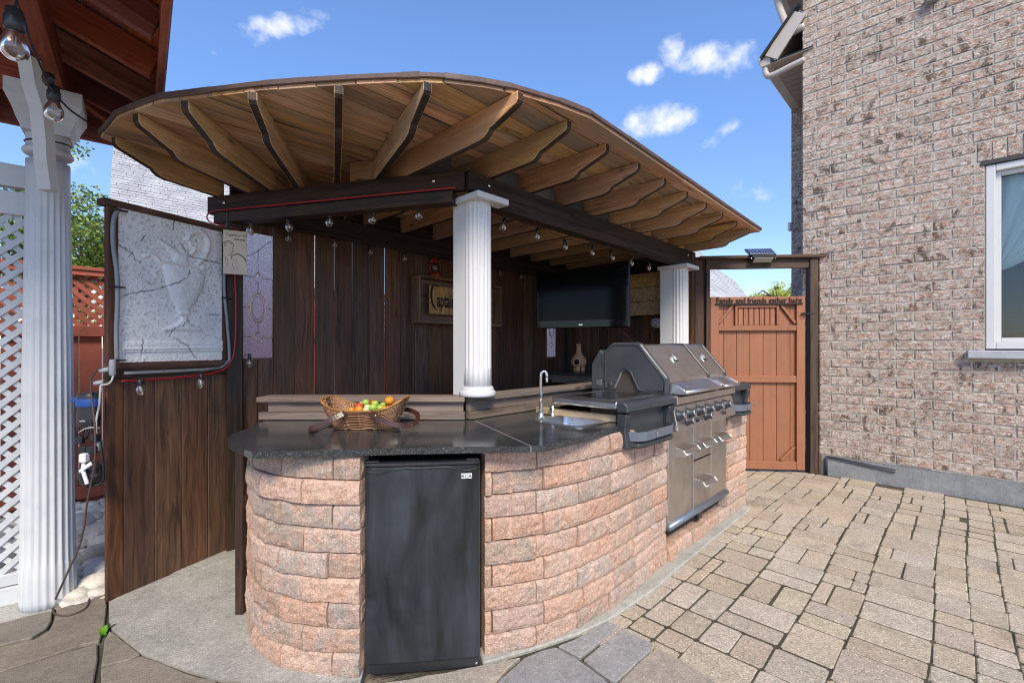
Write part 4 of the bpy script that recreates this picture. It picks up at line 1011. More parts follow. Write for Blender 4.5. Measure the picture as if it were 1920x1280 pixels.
def courses(poly, k0, k1, size, first, endcap_start=False, endcap_end=False):
    global bs
    pts = [Vector((p[0], p[1])) for p in poly]; Pf, tot = walk(pts, None)
    for k in range(k0, k1):
        s = 0; cuts = [0]
        st = first[k % 2]; s = st
        while s < tot - .07: cuts.append(s); s += size * random.uniform(.97, 1.03)
        cuts.append(tot)
        if cuts[-1] - cuts[-2] < .06: cuts.pop(-2)
        for i in range(len(cuts) - 1):
            a, b = Pf(cuts[i]), Pf(cuts[i + 1]); l = (b - a).length - .007
            if l < .02: continue
            bs += 1; m = blockmesh(l, bs); d = (b - a).normalized(); x = V(d.x, d.y, 0); y = V(-d.y, d.x, 0)
            link('stone_block', m, None, bar_, frame(x, y, UP, V((a.x + b.x) / 2, (a.y + b.y) / 2, k * BZ + .002) + y * random.uniform(-.008, .005)))
courses(ISL_L, 0, 9, .235, (.115, .23))
courses(ISL_R, 0, 8, .235, (.235, .035)); 
courses(ISL_R[:5], 8, 9, .235, (.235, .035))
courses([PIER[0], PIER[1]], 0, 1, .235, (.12, .235))
pt_ = (PIER[1] - PIER[0]).normalized(); prs = PIER[0] + pt_ * .985
courses([prs, PIER[1]], 1, 8, .235, (.2, .3))
courses([PIER[1], PIER[1] + V(-.35, .34)], 0, 8, .235, (.2, .1))
# inner cores so that nothing shows through the joints; jambs beside the fridge
DARK = plain('bar_interior', (.03, .028, .026), .9)
def corestrip(poly, off, z0, z1):
    pts = [Vector((p[0], p[1])) for p in poly]
    for i in range(len(pts) - 1):
        d = (pts[i + 1] - pts[i]).normalized(); n = Vector((-d.y, d.x)); a, b = pts[i] + n * off, pts[i + 1] + n * off
        bar('core', V(a.x, a.y, (z0 + z1) / 2), V(b.x, b.y, (z0 + z1) / 2), .03, z1 - z0, DARK, bar_, ch=0)
corestrip(ISL_L, .09, 0, .88); corestrip(ISL_R[:6], .09, 0, .88); corestrip(ISL_R[5:], .09, 0, .78); corestrip([prs, PIER[1]], .09, 0, .78)
for k in range(9):
    if k % 2 == 0:
        bs += 1; link('stone_block', blockmesh(.20, bs), None, bar_, frame(V(0, 1, 0), V(-1, 0, 0), UP, V(-.605, 1.93, k * BZ + .002)))
    bs += 1; link('stone_block', blockmesh(.20, bs), None, bar_, frame(V(0, -1, 0), V(1, 0, 0), UP, V(-.108, 2.06, k * BZ + .002)))
# granite top in two slabs with a sink opening
joint0, joint1 = gr(995, 836, .915), gr(889, 788, .915)
gl_px = [(499,789.5),(478,795),(464,803),(446,809),(433,814.5),(427,819.5),(428,826),(434,831),(446,836.5),(458,842),(472,847),(560,844),(682,841),(800,838.5),(880,837),(960,836.5)]
gl = [gr(u, v, .915) for u, v in gl_px]
left_slab = [(p.x, p.y) for p in gl] + [(joint0.x, joint0.y), (joint1.x, joint1.y), (-.262, 2.545), (-1.36, 2.54)]
gr_px = [(1020,834.5),(1050,828),(1079,821),(1105,814),(1133,805),(1160,797.5),(1186,791)]
off_ = (joint1 - joint0).normalized(); offn = V(off_.y, -off_.x, 0) * .003
right_slab = [((joint0 + offn).x, (joint0 + offn).y)] + [(p.x, p.y) for p in [gr(u, v, .915) for u, v in gr_px]] + [tuple(AB(2.17, 1.9).to_2d()), tuple(AB(2.10, 2.03).to_2d()), (-.24, 2.56), ((joint1 + offn).x, (joint1 + offn).y)]
SK = V(.325, 2.50, 0); ska, skb = SK.dot(E1), SK.dot(E2)
def rrect(ca, cb, ha, hb, r, n=5):
    o = []
    for (sx, sy, a0_) in ((1, 1, 0), (-1, 1, 90), (-1, -1, 180), (1, -1, 270)):
        for i in range(n + 1):
            an = R(a0_ + 90 * i / n); o.append((ca + sx * (ha - r) + r * math.cos(an), cb + sy * (hb - r) + r * math.sin(an)))
    return o
hole = [tuple(AB(a, b).to_2d()) for a, b in rrect(ska, skb, .150, .160, .05)]
link('granite_slab', mk('granite_slab', *polymesh(left_slab, .888, .915)), GRANITE, bar_); link('granite_slab', mk('granite_slab', *polymesh(right_slab, .888, .915, [hole])), GRANITE, bar_)
bar('grout_line', joint0 + V(0, 0, -.0135) + offn * .5, joint1 + V(0, 0, -.0135) + offn * .5, .003, .0275, CURB, bar_, ch=0)
# sink
sink = thing('bar_sink', 'small square stainless steel sink let into the granite', 'sink', AB(ska, skb, .915))
rim_o, rim_i = rrect(0, 0, .172, .185, .03), rrect(0, 0, .145, .155, .05)
Ms = M_AB @ Matrix.Translation((ska, skb, .916))
prism('rim', rim_o, 0, .0035, STEEL2, sink, Ms, holes=[rim_i])
vs, fs = [], []; prof_ = [(1, .0035), (.985, -.01), (.96, -.09), (.86, -.115), (.4, -.12), (.02, -.122)]; n = len(rim_i)
for sc_, zz in prof_: vs += [(x * sc_, y * sc_, zz) for x, y in rim_i]
for j in range(len(prof_) - 1):
    for i in range(n): fs.append((j * n + i, (j + 1) * n + i, (j + 1) * n + (i + 1) % n, j * n + (i + 1) % n))
link('basin', mk('basin', vs, fs), STEEL2, sink, Ms, smooth=True)
lathe('drain', [(.03, -.118), (.03, -.114), (.018, -.116)], CHROME, sink, Ms, seg=16)
fp = gr(1014, 784, .915); fau = thing('faucet', 'tall chrome gooseneck bar faucet behind the sink', 'faucet', fp)
lathe('base', [(.024, 0), (.024, .012), (.014, .02), (.014, .04)], CHROME, fau, Matrix.Translation(fp + V(0, 0, .001)), seg=20)
rt = V(1, -.1, 0).normalized()
tube('spout', [fp + V(0, 0, .03), fp + V(0, 0, .15), fp + V(0, 0, .225)] + [fp + V(0, 0, .245) + rt * (.017 - .017 * math.cos(R(a))) + V(0, 0, .022 * math.sin(R(a))) for a in (30, 60, 90, 120, 150, 180)] + [fp + rt * .034 + V(0, 0, .205)], .0085, CHROME, fau, seg=12)
kp = gr(1036, 779, .915)
tp = thing('tap_valve', 'short chrome valve with black lever right of the faucet', 'tap', kp)
lathe('body', [(.017, 0), (.017, .01), (.012, .014), (.012, .04), (.016, .042), (.016, .058), (.006, .06)], CHROME, tp, Matrix.Translation(kp + V(0, 0, .001)), seg=16)
bar('lever', kp + V(-.005, 0, .056), kp + V(.045, -.005, .05), .01, .008, BLACKP, tp)
ob = bar('lumber_offcut', AB(2.135, 1.30, .936), AB(2.10, 1.84, .936), .035, .038, OLDPINE); tag(ob, 'weathered offcut of lumber lying between the sink and the grill shelf', 'lumber')

# ------------------------------------------------------------------ fridge
fr = thing('mini_fridge', 'black mini fridge with dusty door built into the stone bar', 'fridge', V(-.355, 1.9, 0))
fa, fb_ = V(-.590, 1.805, 0), V(-.128, 1.855, 0); fd = (fb_ - fa).normalized(); fn = V(-fd.y, fd.x, 0); fw_ = (fb_ - fa).length
Mf = frame(fd, fn, UP, (fa + fb_) / 2)
box('body', (0, .27, .435), (fw_ - .012, .44, .83), BLACKP, fr, Mf, ch=.006)
dpts = [(-fw_ / 2, .045), (-fw_ / 2 + .004, .014), (-fw_ / 2 + .02, .004), (-fw_ / 4, -.001), (0, -.003), (fw_ / 4, -.001), (fw_ / 2 - .02, .004), (fw_ / 2 - .004, .014), (fw_ / 2, .045)]
prism('door', dpts, .055, .838, FRIDGE, fr, Mf, ch=.003)
prism('door_cap', [(x, y + .002) for x, y in dpts], .84, .853, BLACKP, fr, Mf, ch=.003)
tube('door_grip', [Mf @ V(-.22, .001, .826), Mf @ V(-.17, -.003, .817), Mf @ V(-.11, -.004, .832), Mf @ V(0, -.006, .835), Mf @ V(.11, -.004, .833), Mf @ V(.17, -.003, .819), Mf @ V(.22, .001, .828)], .0022, FRIDGE, fr, seg=6, sm=5)
prism('kick_plate', [(x, y + .012) for x, y in dpts], .008, .05, BLACKP, fr, Mf, ch=.003)
box('top_hinge', (.20, .03, .857), (.05, .03, .006), BLACKP, fr, Mf); box('top_hinge', (-.20, .03, .857), (.05, .03, .006), BLACKP, fr, Mf)
bd = box('badge', (.175, -.004, .797), (.044, .003, .021), WHITEPL, fr, Mf, ch=.001)
text('lettering', 'RCA', .021, Mf @ Matrix.Translation((.175, -.0058, .7895)) @ Matrix.Rotation(R(90), 4, 'X'), BLACK, fr, ext=.0004, off=.0003, align='CENTER', sx=1.05)
lathe('screw', [(.006, 0), (.005, .003)], CHROME, fr, Mf @ Matrix.Translation((.215, -.002, .035)) @ Matrix.Rotation(R(90), 4, 'X'), seg=8)
# ================================================================== GATE
gf = thing('gateway', 'dark wooden gate frame with flat cap beside the brick house', 'gateway', V(2.6, 4.8, 0))
g0, g1 = V(2.115, 4.86, 0), V(3.07, 4.775, 0); gd = (g1 - g0).normalized(); gn = V(-gd.y, gd.x, 0)
def gb(nm, s, n_, z0, z1, wd, th, par=gf, m=DARKWOOD): return bar(nm, g0 + gd * s + gn * n_ + UP * z0, g0 + gd * s + gn * n_ + UP * z1, wd, th, m, par, up=gn)
GFW = wood('brown_gate_frame_wood', (.135, .075, .048), (.05, .03, .02), rough=.7, vary=.15, stain=.4, knots=False)
bar('header', g0 - gd * .07 + UP * 2.195, g1 + gd * .10 + UP * 2.195 , .038, .10, GFW, gf)
bar('cap', g0 - gd * .12 + UP * 2.262, g1 + gd * .27 + UP * 2.262, .14, .03, GFW, gf)
gb('post', 1.035, .02, -.02, 2.246, .075, .12, m=GFW); gb('post', 1.145, -.01, -.02, 2.246, .125, .045, m=GFW); gb('post', 1.06, .10, -.02, 2.14, .06, .04, m=DARKWOOD)
gb('jamb', -.035, .0, -.02, 2.246, .04, .10, m=GFW); gb('board', -.11, .01, -.02, 2.28, .10, .03, m=GFW); gb('board', -.205, .02, -.02, 2.28, .075, .03, m=DARKWOOD); gb('board', -.28, .03, -.02, 2.28, .06, .03, m=WALLWOOD)
gt = thing('garden_gate', 'rust brown painted board gate closing the side passage', 'gate', (g0 + g1) / 2)
GW = (g1 - g0).length
def gm(nm, s0, s1, z0, z1, n_, th, par=gt): 
    vert = (z1 - z0) > (s1 - s0)
    if vert: return bar(nm, g0 + gd * ((s0 + s1) / 2) + gn * n_ + UP * z0, g0 + gd * ((s0 + s1) / 2) + gn * n_ + UP * z1, s1 - s0, th, GATEPAINT, par, up=gn)
    return bar(nm, g0 + gd * s0 + gn * n_ + UP * ((z0 + z1) / 2), g0 + gd * s1 + gn * n_ + UP * ((z0 + z1) / 2), th, z1 - z0, GATEPAINT, par)
s = .01
while s < GW - .05: gm('board', s, min(s + .133, GW - .01), .04, 1.80, .03, .02); s += .136
gm('stile', 0, .085, .03, 1.85, 0, .036); gm('stile', GW - .085, GW - .002, .03, 1.85, 0, .036)
gm('rail', .085, GW - .087, 1.77, 1.848, .001, .034); gm('rail', .085, GW - .087, 1.49, 1.545, .001, .034); gm('rail', .085, GW - .087, .945, 1.015, .001, .034); gm('rail', .085, GW - .087, .03, .115, .001, .034)
gm('panel_stile', .255, .28, 1.547, 1.77, .002, .03); gm('panel_stile', .675, .70, 1.547, 1.77, .002, .03); gm('panel_rail', .28, .675, 1.735, 1.77, .003, .03)
for k in range(7): gm('slat', .295 + k * .054, .340 + k * .054, 1.547, 1.735, .012, .012)
def diag(s0, z0, s1, z1): bar('brace', g0 + gd * s0 + gn * .004 + UP * z0, g0 + gd * s1 + gn * .004 + UP * z1, .026, .026, GATEPAINT, gt)
diag(.09, 1.575, .235, 1.765); diag(.72, 1.765, .865, 1.57); diag(.72, .125, .86, .27)
lt = thing('gate_latch', 'black iron latch on the edge of the gate', 'latch', g1 + UP * 1.66)
bar('bolt', g1 - gd * .05 - gn * .03 + UP * 1.665, g1 + gd * .085 - gn * .04 + UP * 1.665, .012, .012, RUBBER, lt); bar('strike', g1 + gd * .005 - gn * .04 + UP * 1.63, g1 + gd * .005 - gn * .04 + UP * 1.70, .014, .012, RUBBER, lt)
tube('ring', [g1 - gd * .03 - gn * .04 + UP * 1.655 + (gd * math.cos(a) + UP * math.sin(a)) * .022 for a in [i * .6283 for i in range(10)]], .004, RUBBER, lt, closed=True)
sg = thing('lettered_sign', 'black cut-out metal lettering fixed across the top of the gate', 'sign', g0 + UP * 1.77)
Mt = frame(gd, UP, -gn, g0 + gd * .055 - gn * .026 + UP * 1.775)
tx = text('lettering', 'Family and friends gather here', .088, Mt, BLACK, sg, ext=.0018, off=.0006, sx=.66)
wdt = max(v.co.x for v in tx.data.vertices) - min(v.co.x for v in tx.data.vertices); tx.data.transform(Matrix.Diagonal((.86 / wdt, 1, 1, 1)))
tx.data.transform(Matrix.Translation((0, .006, 0)))
bar('base_strip', g0 + gd * .045 - gn * .026 + UP * 1.770, g0 + gd * .93 - gn * .026 + UP * 1.770, .004, .018, BLACK, sg); 
bar('hook', g0 + gd * .25 - gn * .026 + UP * 1.73, g0 + gd * .25 - gn * .026 + UP * 1.77, .004, .016, BLACK, sg)
# solar light on the header
so = thing('solar_light', 'black solar security light with tilted panel on top of the gate frame', 'solar light', g0 + gd * .47 + UP * 2.28)
sc = g0 + gd * .50 - gn * .05 + UP * 2.315; px_ = gd; pz_ = (gn * -.55 + UP * .83).normalized(); py_ = pz_.cross(px_)
Mp = frame(px_, py_, pz_, sc + gn * .02)
box('panel_frame', (0, 0, 0), (.27, .15, .02), BLACKP, so, Mp, ch=.004)
CELLM = plain('solar_cell', (.02, .035, .11), .2)
for k in range(10): box('cell', (-.117 + k * .026, 0, .0115), (.021, .125, .003), CELLM, so, Mp, ch=0)
CELLW = plain('cell_backing', (.45, .52, .65), .3); box('cell_backing', (0, 0, .0103), (.255, .135, .0015), CELLW, so, Mp, ch=0)
box('lamp_head', (0, -.02, -.075), (.24, .10, .03), BLACKP, so, frame(px_, py_, pz_, sc + V(0, 0, .0)), ch=.006)
M2 = frame(gd, (gn * .80 + UP * -.6).normalized(), gd.cross((gn * .80 + UP * -.6).normalized()), sc - gn * .035 + UP * -.082)
box('lamp_body', (0, 0, 0), (.23, .085, .035), BLACKP, so, M2, ch=.006); box('diffuser', (0, 0, .019), (.185, .065, .004), plain('frosted_lens', (.45, .42, .36), .5), so, M2); box('diffuser', (0, 0, -.019), (.185, .065, .004), plain('frosted_lens2', (.45, .42, .36), .5), so, M2)
for sx in (-.118, .118): lathe('knob', [(.013, -.006), (.013, .006)], CHROME, so, M2 @ Matrix.Translation((sx, -.01, 0)) @ Matrix.Rotation(R(90), 4, 'Y'), seg=10)

# ================================================================== GRILL
gl_ = thing('barbecue_grill', 'large stainless gas grill with double hood set into the stone bar', 'grill', AB(3.1, 1.5, 0))
GM = M_AB; DG = paint('charcoal_cast_end', (.045, .05, .055), rough=.38, dirt=(.10, .105, .11), dirtamt=.4, bump=.0012); DG2 = paint('charcoal_plastic', (.028, .033, .040), rough=.42, dirt=(.07, .08, .09), dirtamt=.5)
TRAYB = paint('grey_blue_metal', (.22, .26, .31), rough=.35, dirtamt=.3, metal=.6)
def G(nm, a0_, a1_, b0_, b1_, z0_, z1_, m, ch=.004): return box(nm, ((a0_ + a1_) / 2, (b0_ + b1_) / 2, (z0_ + z1_) / 2), (a1_ - a0_, b1_ - b0_, z1_ - z0_), m, gl_, GM, ch=ch)
ga, gb2 = 2.625, 3.60
G('cabinet', ga + .01, gb2 - .01, 1.29, 1.80, .22, .98, plain('cabinet_dark', (.04, .04, .04), .6))
G('side_panel', ga, ga + .012, 1.27, 1.81, .22, 1.0, STEEL); G('side_panel', gb2 - .012, gb2, 1.27, 1.81, .22, 1.0, STEEL)
G('door', ga + .01, 2.978, 1.252, 1.275, .235, .795, STEEL); G('door', 3.305, gb2 - .01, 1.252, 1.275, .235, .795, STEEL)
G('drawer', 2.984, 3.30, 1.252, 1.275, .565, .795, STEEL); G('drawer', 2.984, 3.30, 1.252, 1.275, .235, .555, STEEL)
G('trim_strip', 2.9785, 2.9835, 1.243, 1.253, .24, .795, STEEL2)
tube('toe_rail', [GM @ V(ga, 1.25, .225), GM @ V(gb2 - .01, 1.25, .225)], .022, TRAYB, gl_, seg=12)
G('base_pan', ga + .02, gb2 - .02, 1.30, 1.78, .13, .215, BLACK); G('caster_bracket', 3.15, 3.22, 1.28, 1.33, .12, .2, BLACKP)
# control panel tilted, with top strip
Mc = frame(E2, UP, E1, V(0, 0, 0))          # local x = away, y = up, z = along the grill
prism('control_panel', [(1.252, .803), (1.185, .815), (1.215, .962), (1.28, .965), (1.28, .803)], ga - .005, gb2 + .005, STEEL, gl_, Mc, ch=.003)
prism('front_strip', [(1.205, .968), (1.19, .975), (1.19, 1.018), (1.21, 1.026), (1.30, 1.026), (1.30, .968)], ga - .005, gb2 + .005, STEEL, gl_, Mc, ch=.003)
pn = (Mc @ V(1.215, .962, 0) - Mc @ V(1.185, .815, 0)).normalized()
kdir = (-E2 * .98 + UP * .2).normalized()
kx = E1; ky = kdir.cross(kx)
def knob(a, z, r, nm='knob'):
    b_ = 1.185 + (z - .815) / (.962 - .815) * .03; p = AB(a, b_, z)
    k = lathe(nm, [(r * 1.35, 0), (r * 1.4, .004), (r * 1.25, .010), (r, .014), (r * .95, .040), (r * .82, .044)], DG2, gl_, frame(kx, ky, kdir, p), seg=20)
    lathe('knob_face', [(r * .8, .0442), (r * .8, .0462), (r * .3, .0465)], STEEL2, k, frame(kx, ky, kdir, p), seg=20)
    box('knob_mark', (0, r * .35, .0475), (.003, r * .7, .002), BLACK, k, frame(kx, ky, kdir, p), ch=0)
for a in (2.66, 2.805, 2.96, 3.11, 3.285, 3.43): knob(a, .905, .0255)
knob(2.765, .862, .021); knob(3.055, .862, .021)
for a in (2.905, 3.37): 
    lathe('igniter', [(.014, 0), (.012, .02), (.008, .022)], BLACKP, gl_, frame(kx, ky, kdir, AB(a, 1.196, .852)), seg=12)
for a in (2.645, 2.79, 2.94, 3.10, 3.26, 3.40): box('burner_mark', (0, 0, .001), (.030, .006, .001), plain('print_grey%d' % int(a * 100), (.12, .11, .10), .6), gl_, frame(kx, ky, kdir, AB(a, 1.211, .948)), ch=0)
# hoods
HP = [(1.268, 1.032), (1.262, 1.125), (1.43, 1.325), (1.455, 1.336), (1.625, 1.334), (1.685, 1.285), (1.69, 1.032)]
HPo = [(1.262, 1.028), (1.252, 1.128), (1.425, 1.335), (1.452, 1.346), (1.63, 1.343), (1.695, 1.288), (1.698, 1.028)]
for (a0_, a1_, nm) in ((ga + .03, 3.262, 'hood'), (3.29, gb2 - .02, 'hood')):
    hd = prism(nm, HP, a0_, a1_, STEEL, gl_, Mc, ch=.004)
    bm_ = plain('emblem', (.8, .8, .8), .18, 1.0)
    # raised emblem: an arch over a lettered band
    n_h = (E2 * -.765 + UP * .643).normalized(); uph = n_h.cross(E1) * -1; uph = (E2 * .643 + UP * .765)
    ac_ = a0_ + (a1_ - a0_) * .46; Me = frame(E1, uph, E1.cross(uph), AB(ac_, 1.262 + .168 * .5, 1.125 + .2 * .5) + n_h * .001)
    sc_ = 1.0 if a0_ < 3 else .92
    arch = [(math.cos(t) * .026 * sc_, .012 + math.sin(t) * .045 * sc_) for t in [i * math.pi / 10 for i in range(11)]]
    tube('emblem', [Me @ V(x, y, .003) for x, y in arch], .0055, bm_, gl_, seg=6)
    box('emblem_band', (0, -.002, .001), (.088 * sc_, .026 * sc_, .004), bm_, gl_, Me, ch=.001)
    text('lettering', 'BROIL KING', .0165, Me @ Matrix.Translation((0, -.008, .0035)), BLACKP, gl_, ext=.0003, align='CENTER', sx=.8 * sc_)
    # deep curved handle
    hh = link('handle', None, None, gl_, M=Matrix.Identity(4))
    h0, h1 = a0_ - .0, a1_ + .0
    Mh = frame(E2, UP, E1, V(0, 0, 0))
    prism('scoop', [(1.262, 1.095), (1.256, 1.098), (1.195, 1.068), (1.165, 1.052), (1.155, 1.040), (1.162, 1.034), (1.175, 1.045), (1.2, 1.058), (1.262, 1.072)], h0 + .012, h1 - .012, STEEL, hh, Mh, ch=.002)
    tube('grip', [GM @ V(h0, 1.158, 1.046), GM @ V(h1, 1.158, 1.046)], .012, STEEL2, hh, seg=12)
    for aa in (h0, h1 - .012): prism('bracket', [(1.268, 1.105), (1.21, 1.088), (1.165, 1.062), (1.148, 1.046), (1.155, 1.034), (1.27, 1.032)], aa, aa + .012, STEEL2, hh, Mh, ch=.002)
prism('hood_divider', HPo, 3.263, 3.289, DG, gl_, Mc, ch=.005); prism('hood_end', HPo, gb2 - .02, gb2 + .012, DG, gl_, Mc, ch=.006)
END = [(1.258, 1.030), (1.248, 1.130), (1.425, 1.338), (1.455, 1.350), (1.632, 1.347), (1.700, 1.290), (1.703, 1.06), (1.695, 1.035), (1.65, 1.030), (1.612, 1.045), (1.560, 1.150), (1.535, 1.165), (1.510, 1.150), (1.455, 1.045), (1.43, 1.030)]
prism('hood_end', END, ga - .012, ga + .03, DG, gl_, Mc, ch=.008)
prism('hood_end_recess', [(1.28, 1.03), (1.69, 1.03), (1.69, 1.3), (1.45, 1.32), (1.3, 1.13)], ga + .004, ga + .03, plain('dark_brown_plate', (.06, .045, .035), .6), gl_, Mc)  # dark brown plate showing through the notch of the hood end
ce = Vector((sum(p[0] for p in END) / len(END), sum(p[1] for p in END) / len(END)))
ins = []
for i in range(len(END)):
    p0_, p1_, p2_ = Vector(END[i - 1]), Vector(END[i]), Vector(END[(i + 1) % len(END)]); t1, t2 = (p1_ - p0_).normalized(), (p2_ - p1_).normalized(); n1, n2 = Vector((t1.y, -t1.x)), Vector((t2.y, -t2.x)); m_ = (n1 + n2); m_ = m_ / max(m_.length_squared / 2, .6)
    ins.append(p1_ + m_ * .018)
tube('end_rib', [Mc @ V(p.x, p.y, ga - .013) for p in ins], .004, DG, gl_, seg=6, closed=True)
lathe('end_boss', [(.014, 0), (.014, .006), (.006, .006)], DG, gl_, frame(-E2, UP, E1 * -1, AB(ga - .012, 1.645, 1.075)), seg=16)
prism('firebox', [(1.27, 1.028), (1.80, 1.028), (1.80, .98), (1.27, .98)], ga, gb2, DG, gl_, Mc)
prism('rear_shield', [(1.70, 1.03), (1.70, 1.27), (1.735, 1.30), (1.80, 1.20), (1.80, 1.03)], ga - .005, gb2, DG, gl_, Mc, ch=.004)
G('warm_window', ga - .007, ga - .004, 1.72, 1.76, 1.06, 1.10, STEEL2)
# side shelves, cast fronts and hanging trays
for (s0, s1, inner_) in ((2.065, ga, 1), (gb2, 4.0, -1)):
    G('side_shelf', s0, s1 - (.002 if inner_ > 0 else 0), 1.262, 1.70, .992, 1.032, STEEL2, ch=.008)
    G('shelf_inset', s0 + .08, s1 - .06, 1.33, 1.62, 1.0315, 1.0345, steel('shelf_steel%d' % int(s0 * 10), .12, (.30, .30, .31), (.2, .2, .21), .4), ch=.002)
    prism('shelf_front', [(1.262, 1.036), (1.22, 1.034), (1.20, 1.02), (1.195, .982), (1.262, .978)], s0 - .004, s1 - .004, DG2, gl_, Mc, ch=.006)
    prism('tray_bracket', [(1.262, .972), (1.205, .972), (1.215, .90), (1.20, .80), (1.262, .79)], s0 + .0, s0 + .055, DG2, gl_, Mc, ch=.005)
    prism('tray_bracket', [(1.262, .972), (1.20, .972), (1.225, .86), (1.235, .80), (1.262, .79)], s1 - .085, s1 - .01, DG2, gl_, Mc, ch=.005)
    prism('tray_back', [(1.262, .972), (1.245, .972), (1.238, .80), (1.262, .79)], s0 + .05, s1 - .07, DG, gl_, Mc)
    lip = [(s0 + .03, 1.22), (s0 + .05, 1.165), (s0 + .10, 1.145), (s1 - .17, 1.145), (s1 - .11, 1.165), (s1 - .08, 1.22)]
    prism('tray_lip', [(x, y) for x, y in lip] + [(s1 - .08, 1.262), (s0 + .03, 1.262)], .798, .822, DG2, gl_, M_AB, ch=.008)
    band = Acc(); z0_, z1_ = .835, .882
    o_ = lip; i_ = [(x + (.004 if x < (s0 + s1) / 2 else -.004), y + .004) for x, y in lip]; n_l = len(lip)
    vs = [AB(x, y, z) for z in (z0_, z1_) for x, y in o_] + [AB(x, y, z) for z in (z0_, z1_) for x, y in i_]; fs = []
    for i in range(n_l - 1):
        fs += [(i, i + 1, n_l + i + 1, n_l + i), (2 * n_l + i, 3 * n_l + i, 3 * n_l + i + 1, 2 * n_l + i + 1), (n_l + i, n_l + i + 1, 3 * n_l + i + 1, 3 * n_l + i), (i, 2 * n_l + i, 2 * n_l + i + 1, i + 1)]
    link('tray_band', mk('tray_band', vs, fs), TRAYB, gl_)
    for q in (.35, .75): G('tray_hook', s0 + (s1 - s0) * q, s0 + (s1 - s0) * q + .012, 1.135, 1.144, .845, .872, STEEL2, ch=.001)
# door and drawer handles: curved scoops
def scoop(a0_, a1_, z_):
    h = link('handle', None, None, gl_, M=Matrix.Identity(4)); nA = 8; vs, fs = [], []
    pro = [(1.252, .030), (1.235, .032), (1.205, .020), (1.188, .0), (1.186, -.008), (1.190, -.010), (1.21, .006), (1.236, .022), (1.252, .022)]
    prism('scoop', [(b_, z_ + dz) for b_, dz in pro], a0_ + .006, a1_ - .006, STEEL, h, Mc, ch=.001)
    for aa in (a0_, a1_ - .006): prism('bracket', [(1.252, z_ + .033), (1.232, z_ + .034), (1.203, z_ + .022), (1.184, z_ + .001), (1.184, z_ - .014), (1.252, z_ - .03)], aa, aa + .006, STEEL2, h, Mc, ch=.001)
    tube('grip', [GM @ V(a0_ + .002, 1.19, z_ - .006), GM @ V(a1_ - .002, 1.19, z_ - .006)], .007, STEEL2, h, seg=10)
scoop(2.735, 2.955, .66); scoop(3.04, 3.24, .66); scoop(3.32, 3.52, .66); scoop(3.04, 3.24, .40)

# ================================================================== INSIDE THE SHELTER
tb = thing('bar_table', 'high wooden side table with dark granite top under the television', 'table', AB(4.35, 2.9, 0))
box('table_top', (4.37, 2.86, 1.018), (.56, 1.20, .028), plain('dark_polished_top', (.05, .055, .06), .18), tb, M_AB, ch=.004)
box('apron', (4.14, 2.86, .955), (.03, 1.16, .095), GREYWOOD, tb, M_AB); box('apron', (4.37, 3.44, .955), (.5, .03, .095), GREYWOOD, tb, M_AB)
for a_, b_ in ((4.15, 3.42), (4.15, 2.32), (4.58, 3.42), (4.58, 2.32)): bar('leg', AB(a_, b_, 0), AB(a_, b_, .93), .08, .08, DARKWOOD, tb, up=E2)
chp = AB(4.27, 3.11, 1.033); CLAY = paint('terracotta', (.72, .38, .20), rough=.85, dirt=(.3, .16, .09), dirtamt=.5, bump=.004)
ch_ = thing('chiminea', 'small terracotta chiminea candle holder on the high side table', 'chiminea', chp)
def chrad(r, z, an): return r
cprof = [(.02, .055), (.05, .052), (.075, .07), (.088, .10), (.088, .13), (.075, .16), (.055, .185), (.038, .205), (.03, .225), (.026, .27), (.024, .30), (.030, .305), (.030, .32), (.022, .322), (.016, .30)]
lathe('body', cprof, CLAY, ch_, Matrix.Translation(chp), seg=24)
vd = (V(0, 0, 0) - V(chp.x, chp.y, 0)).normalized(); vd = (vd + V(-.25, 0, 0)).normalized(); vx = V(-vd.y, vd.x, 0)
Mo = frame(vx, UP, vd, chp + V(0, 0, .115) + vd * .074)
lathe('mouth_rim', [(.040, -.02), (.046, .006), (.042, .018), (.031, .018), (.029, .010)], CLAY, ch_, Mo, seg=24); lathe('mouth_shade', [(.031, .012), (.031, .0165)], BLACK, ch_, Mo, seg=24)  # black disc inside the rim paints the shade of the hollow mouth
for k in range(3):
    an = R(90 + 120 * k + 40); lathe('foot', [(.012, 0), (.024, .006), (.026, .03), (.022, .07), (.01, .08)], CLAY, ch_, Matrix.Translation(chp + V(math.cos(an) * .046, math.sin(an) * .046, .001)), seg=12)
# television
tvl, tvr = V(.245, 4.48, 0), V(1.06, 4.09, 0); td = (tvr - tvl).normalized(); tn = V(td.y, -td.x, 0)   # tn towards the viewer
tv = thing('television', 'large flat black television on the back corner of the bar shelter', 'television', (tvl + tvr) / 2 + UP * 1.5)
Mtv = frame(td, UP, tn, (tvl + tvr) / 2 + UP * 1.775); TW = (tvr - tvl).length
TVB = plain('tv_gloss_black', (.005, .005, .006), .08, spec=.3); TVS = plain('tv_screen', (.003, .004, .0035), .12, spec=.12)
box('bezel', (0, 0, 0), (TW, .555, .045), TVB, tv, Mtv, ch=.008); box('screen', (0, .022, .024), (TW - .06, .455, .003), TVS, tv, Mtv, ch=0)
box('rear_shell', (0, .0, -.045), (TW - .12, .42, .06), BLACKP, tv, Mtv, ch=.01)
box('maker_badge', (0, -.248, .0235), (.035, .008, .002), CHROME, tv, Mtv, ch=0)
bar('wall_arm', (tvl + tvr) / 2 + UP * 1.78 - tn * .07, AB(4.60, 2.95, 1.78), .05, .05, BLACK, tv); box('mount_plate', (0, .0, -.085), (.4, .3, .02), BLACK, tv, Mtv)
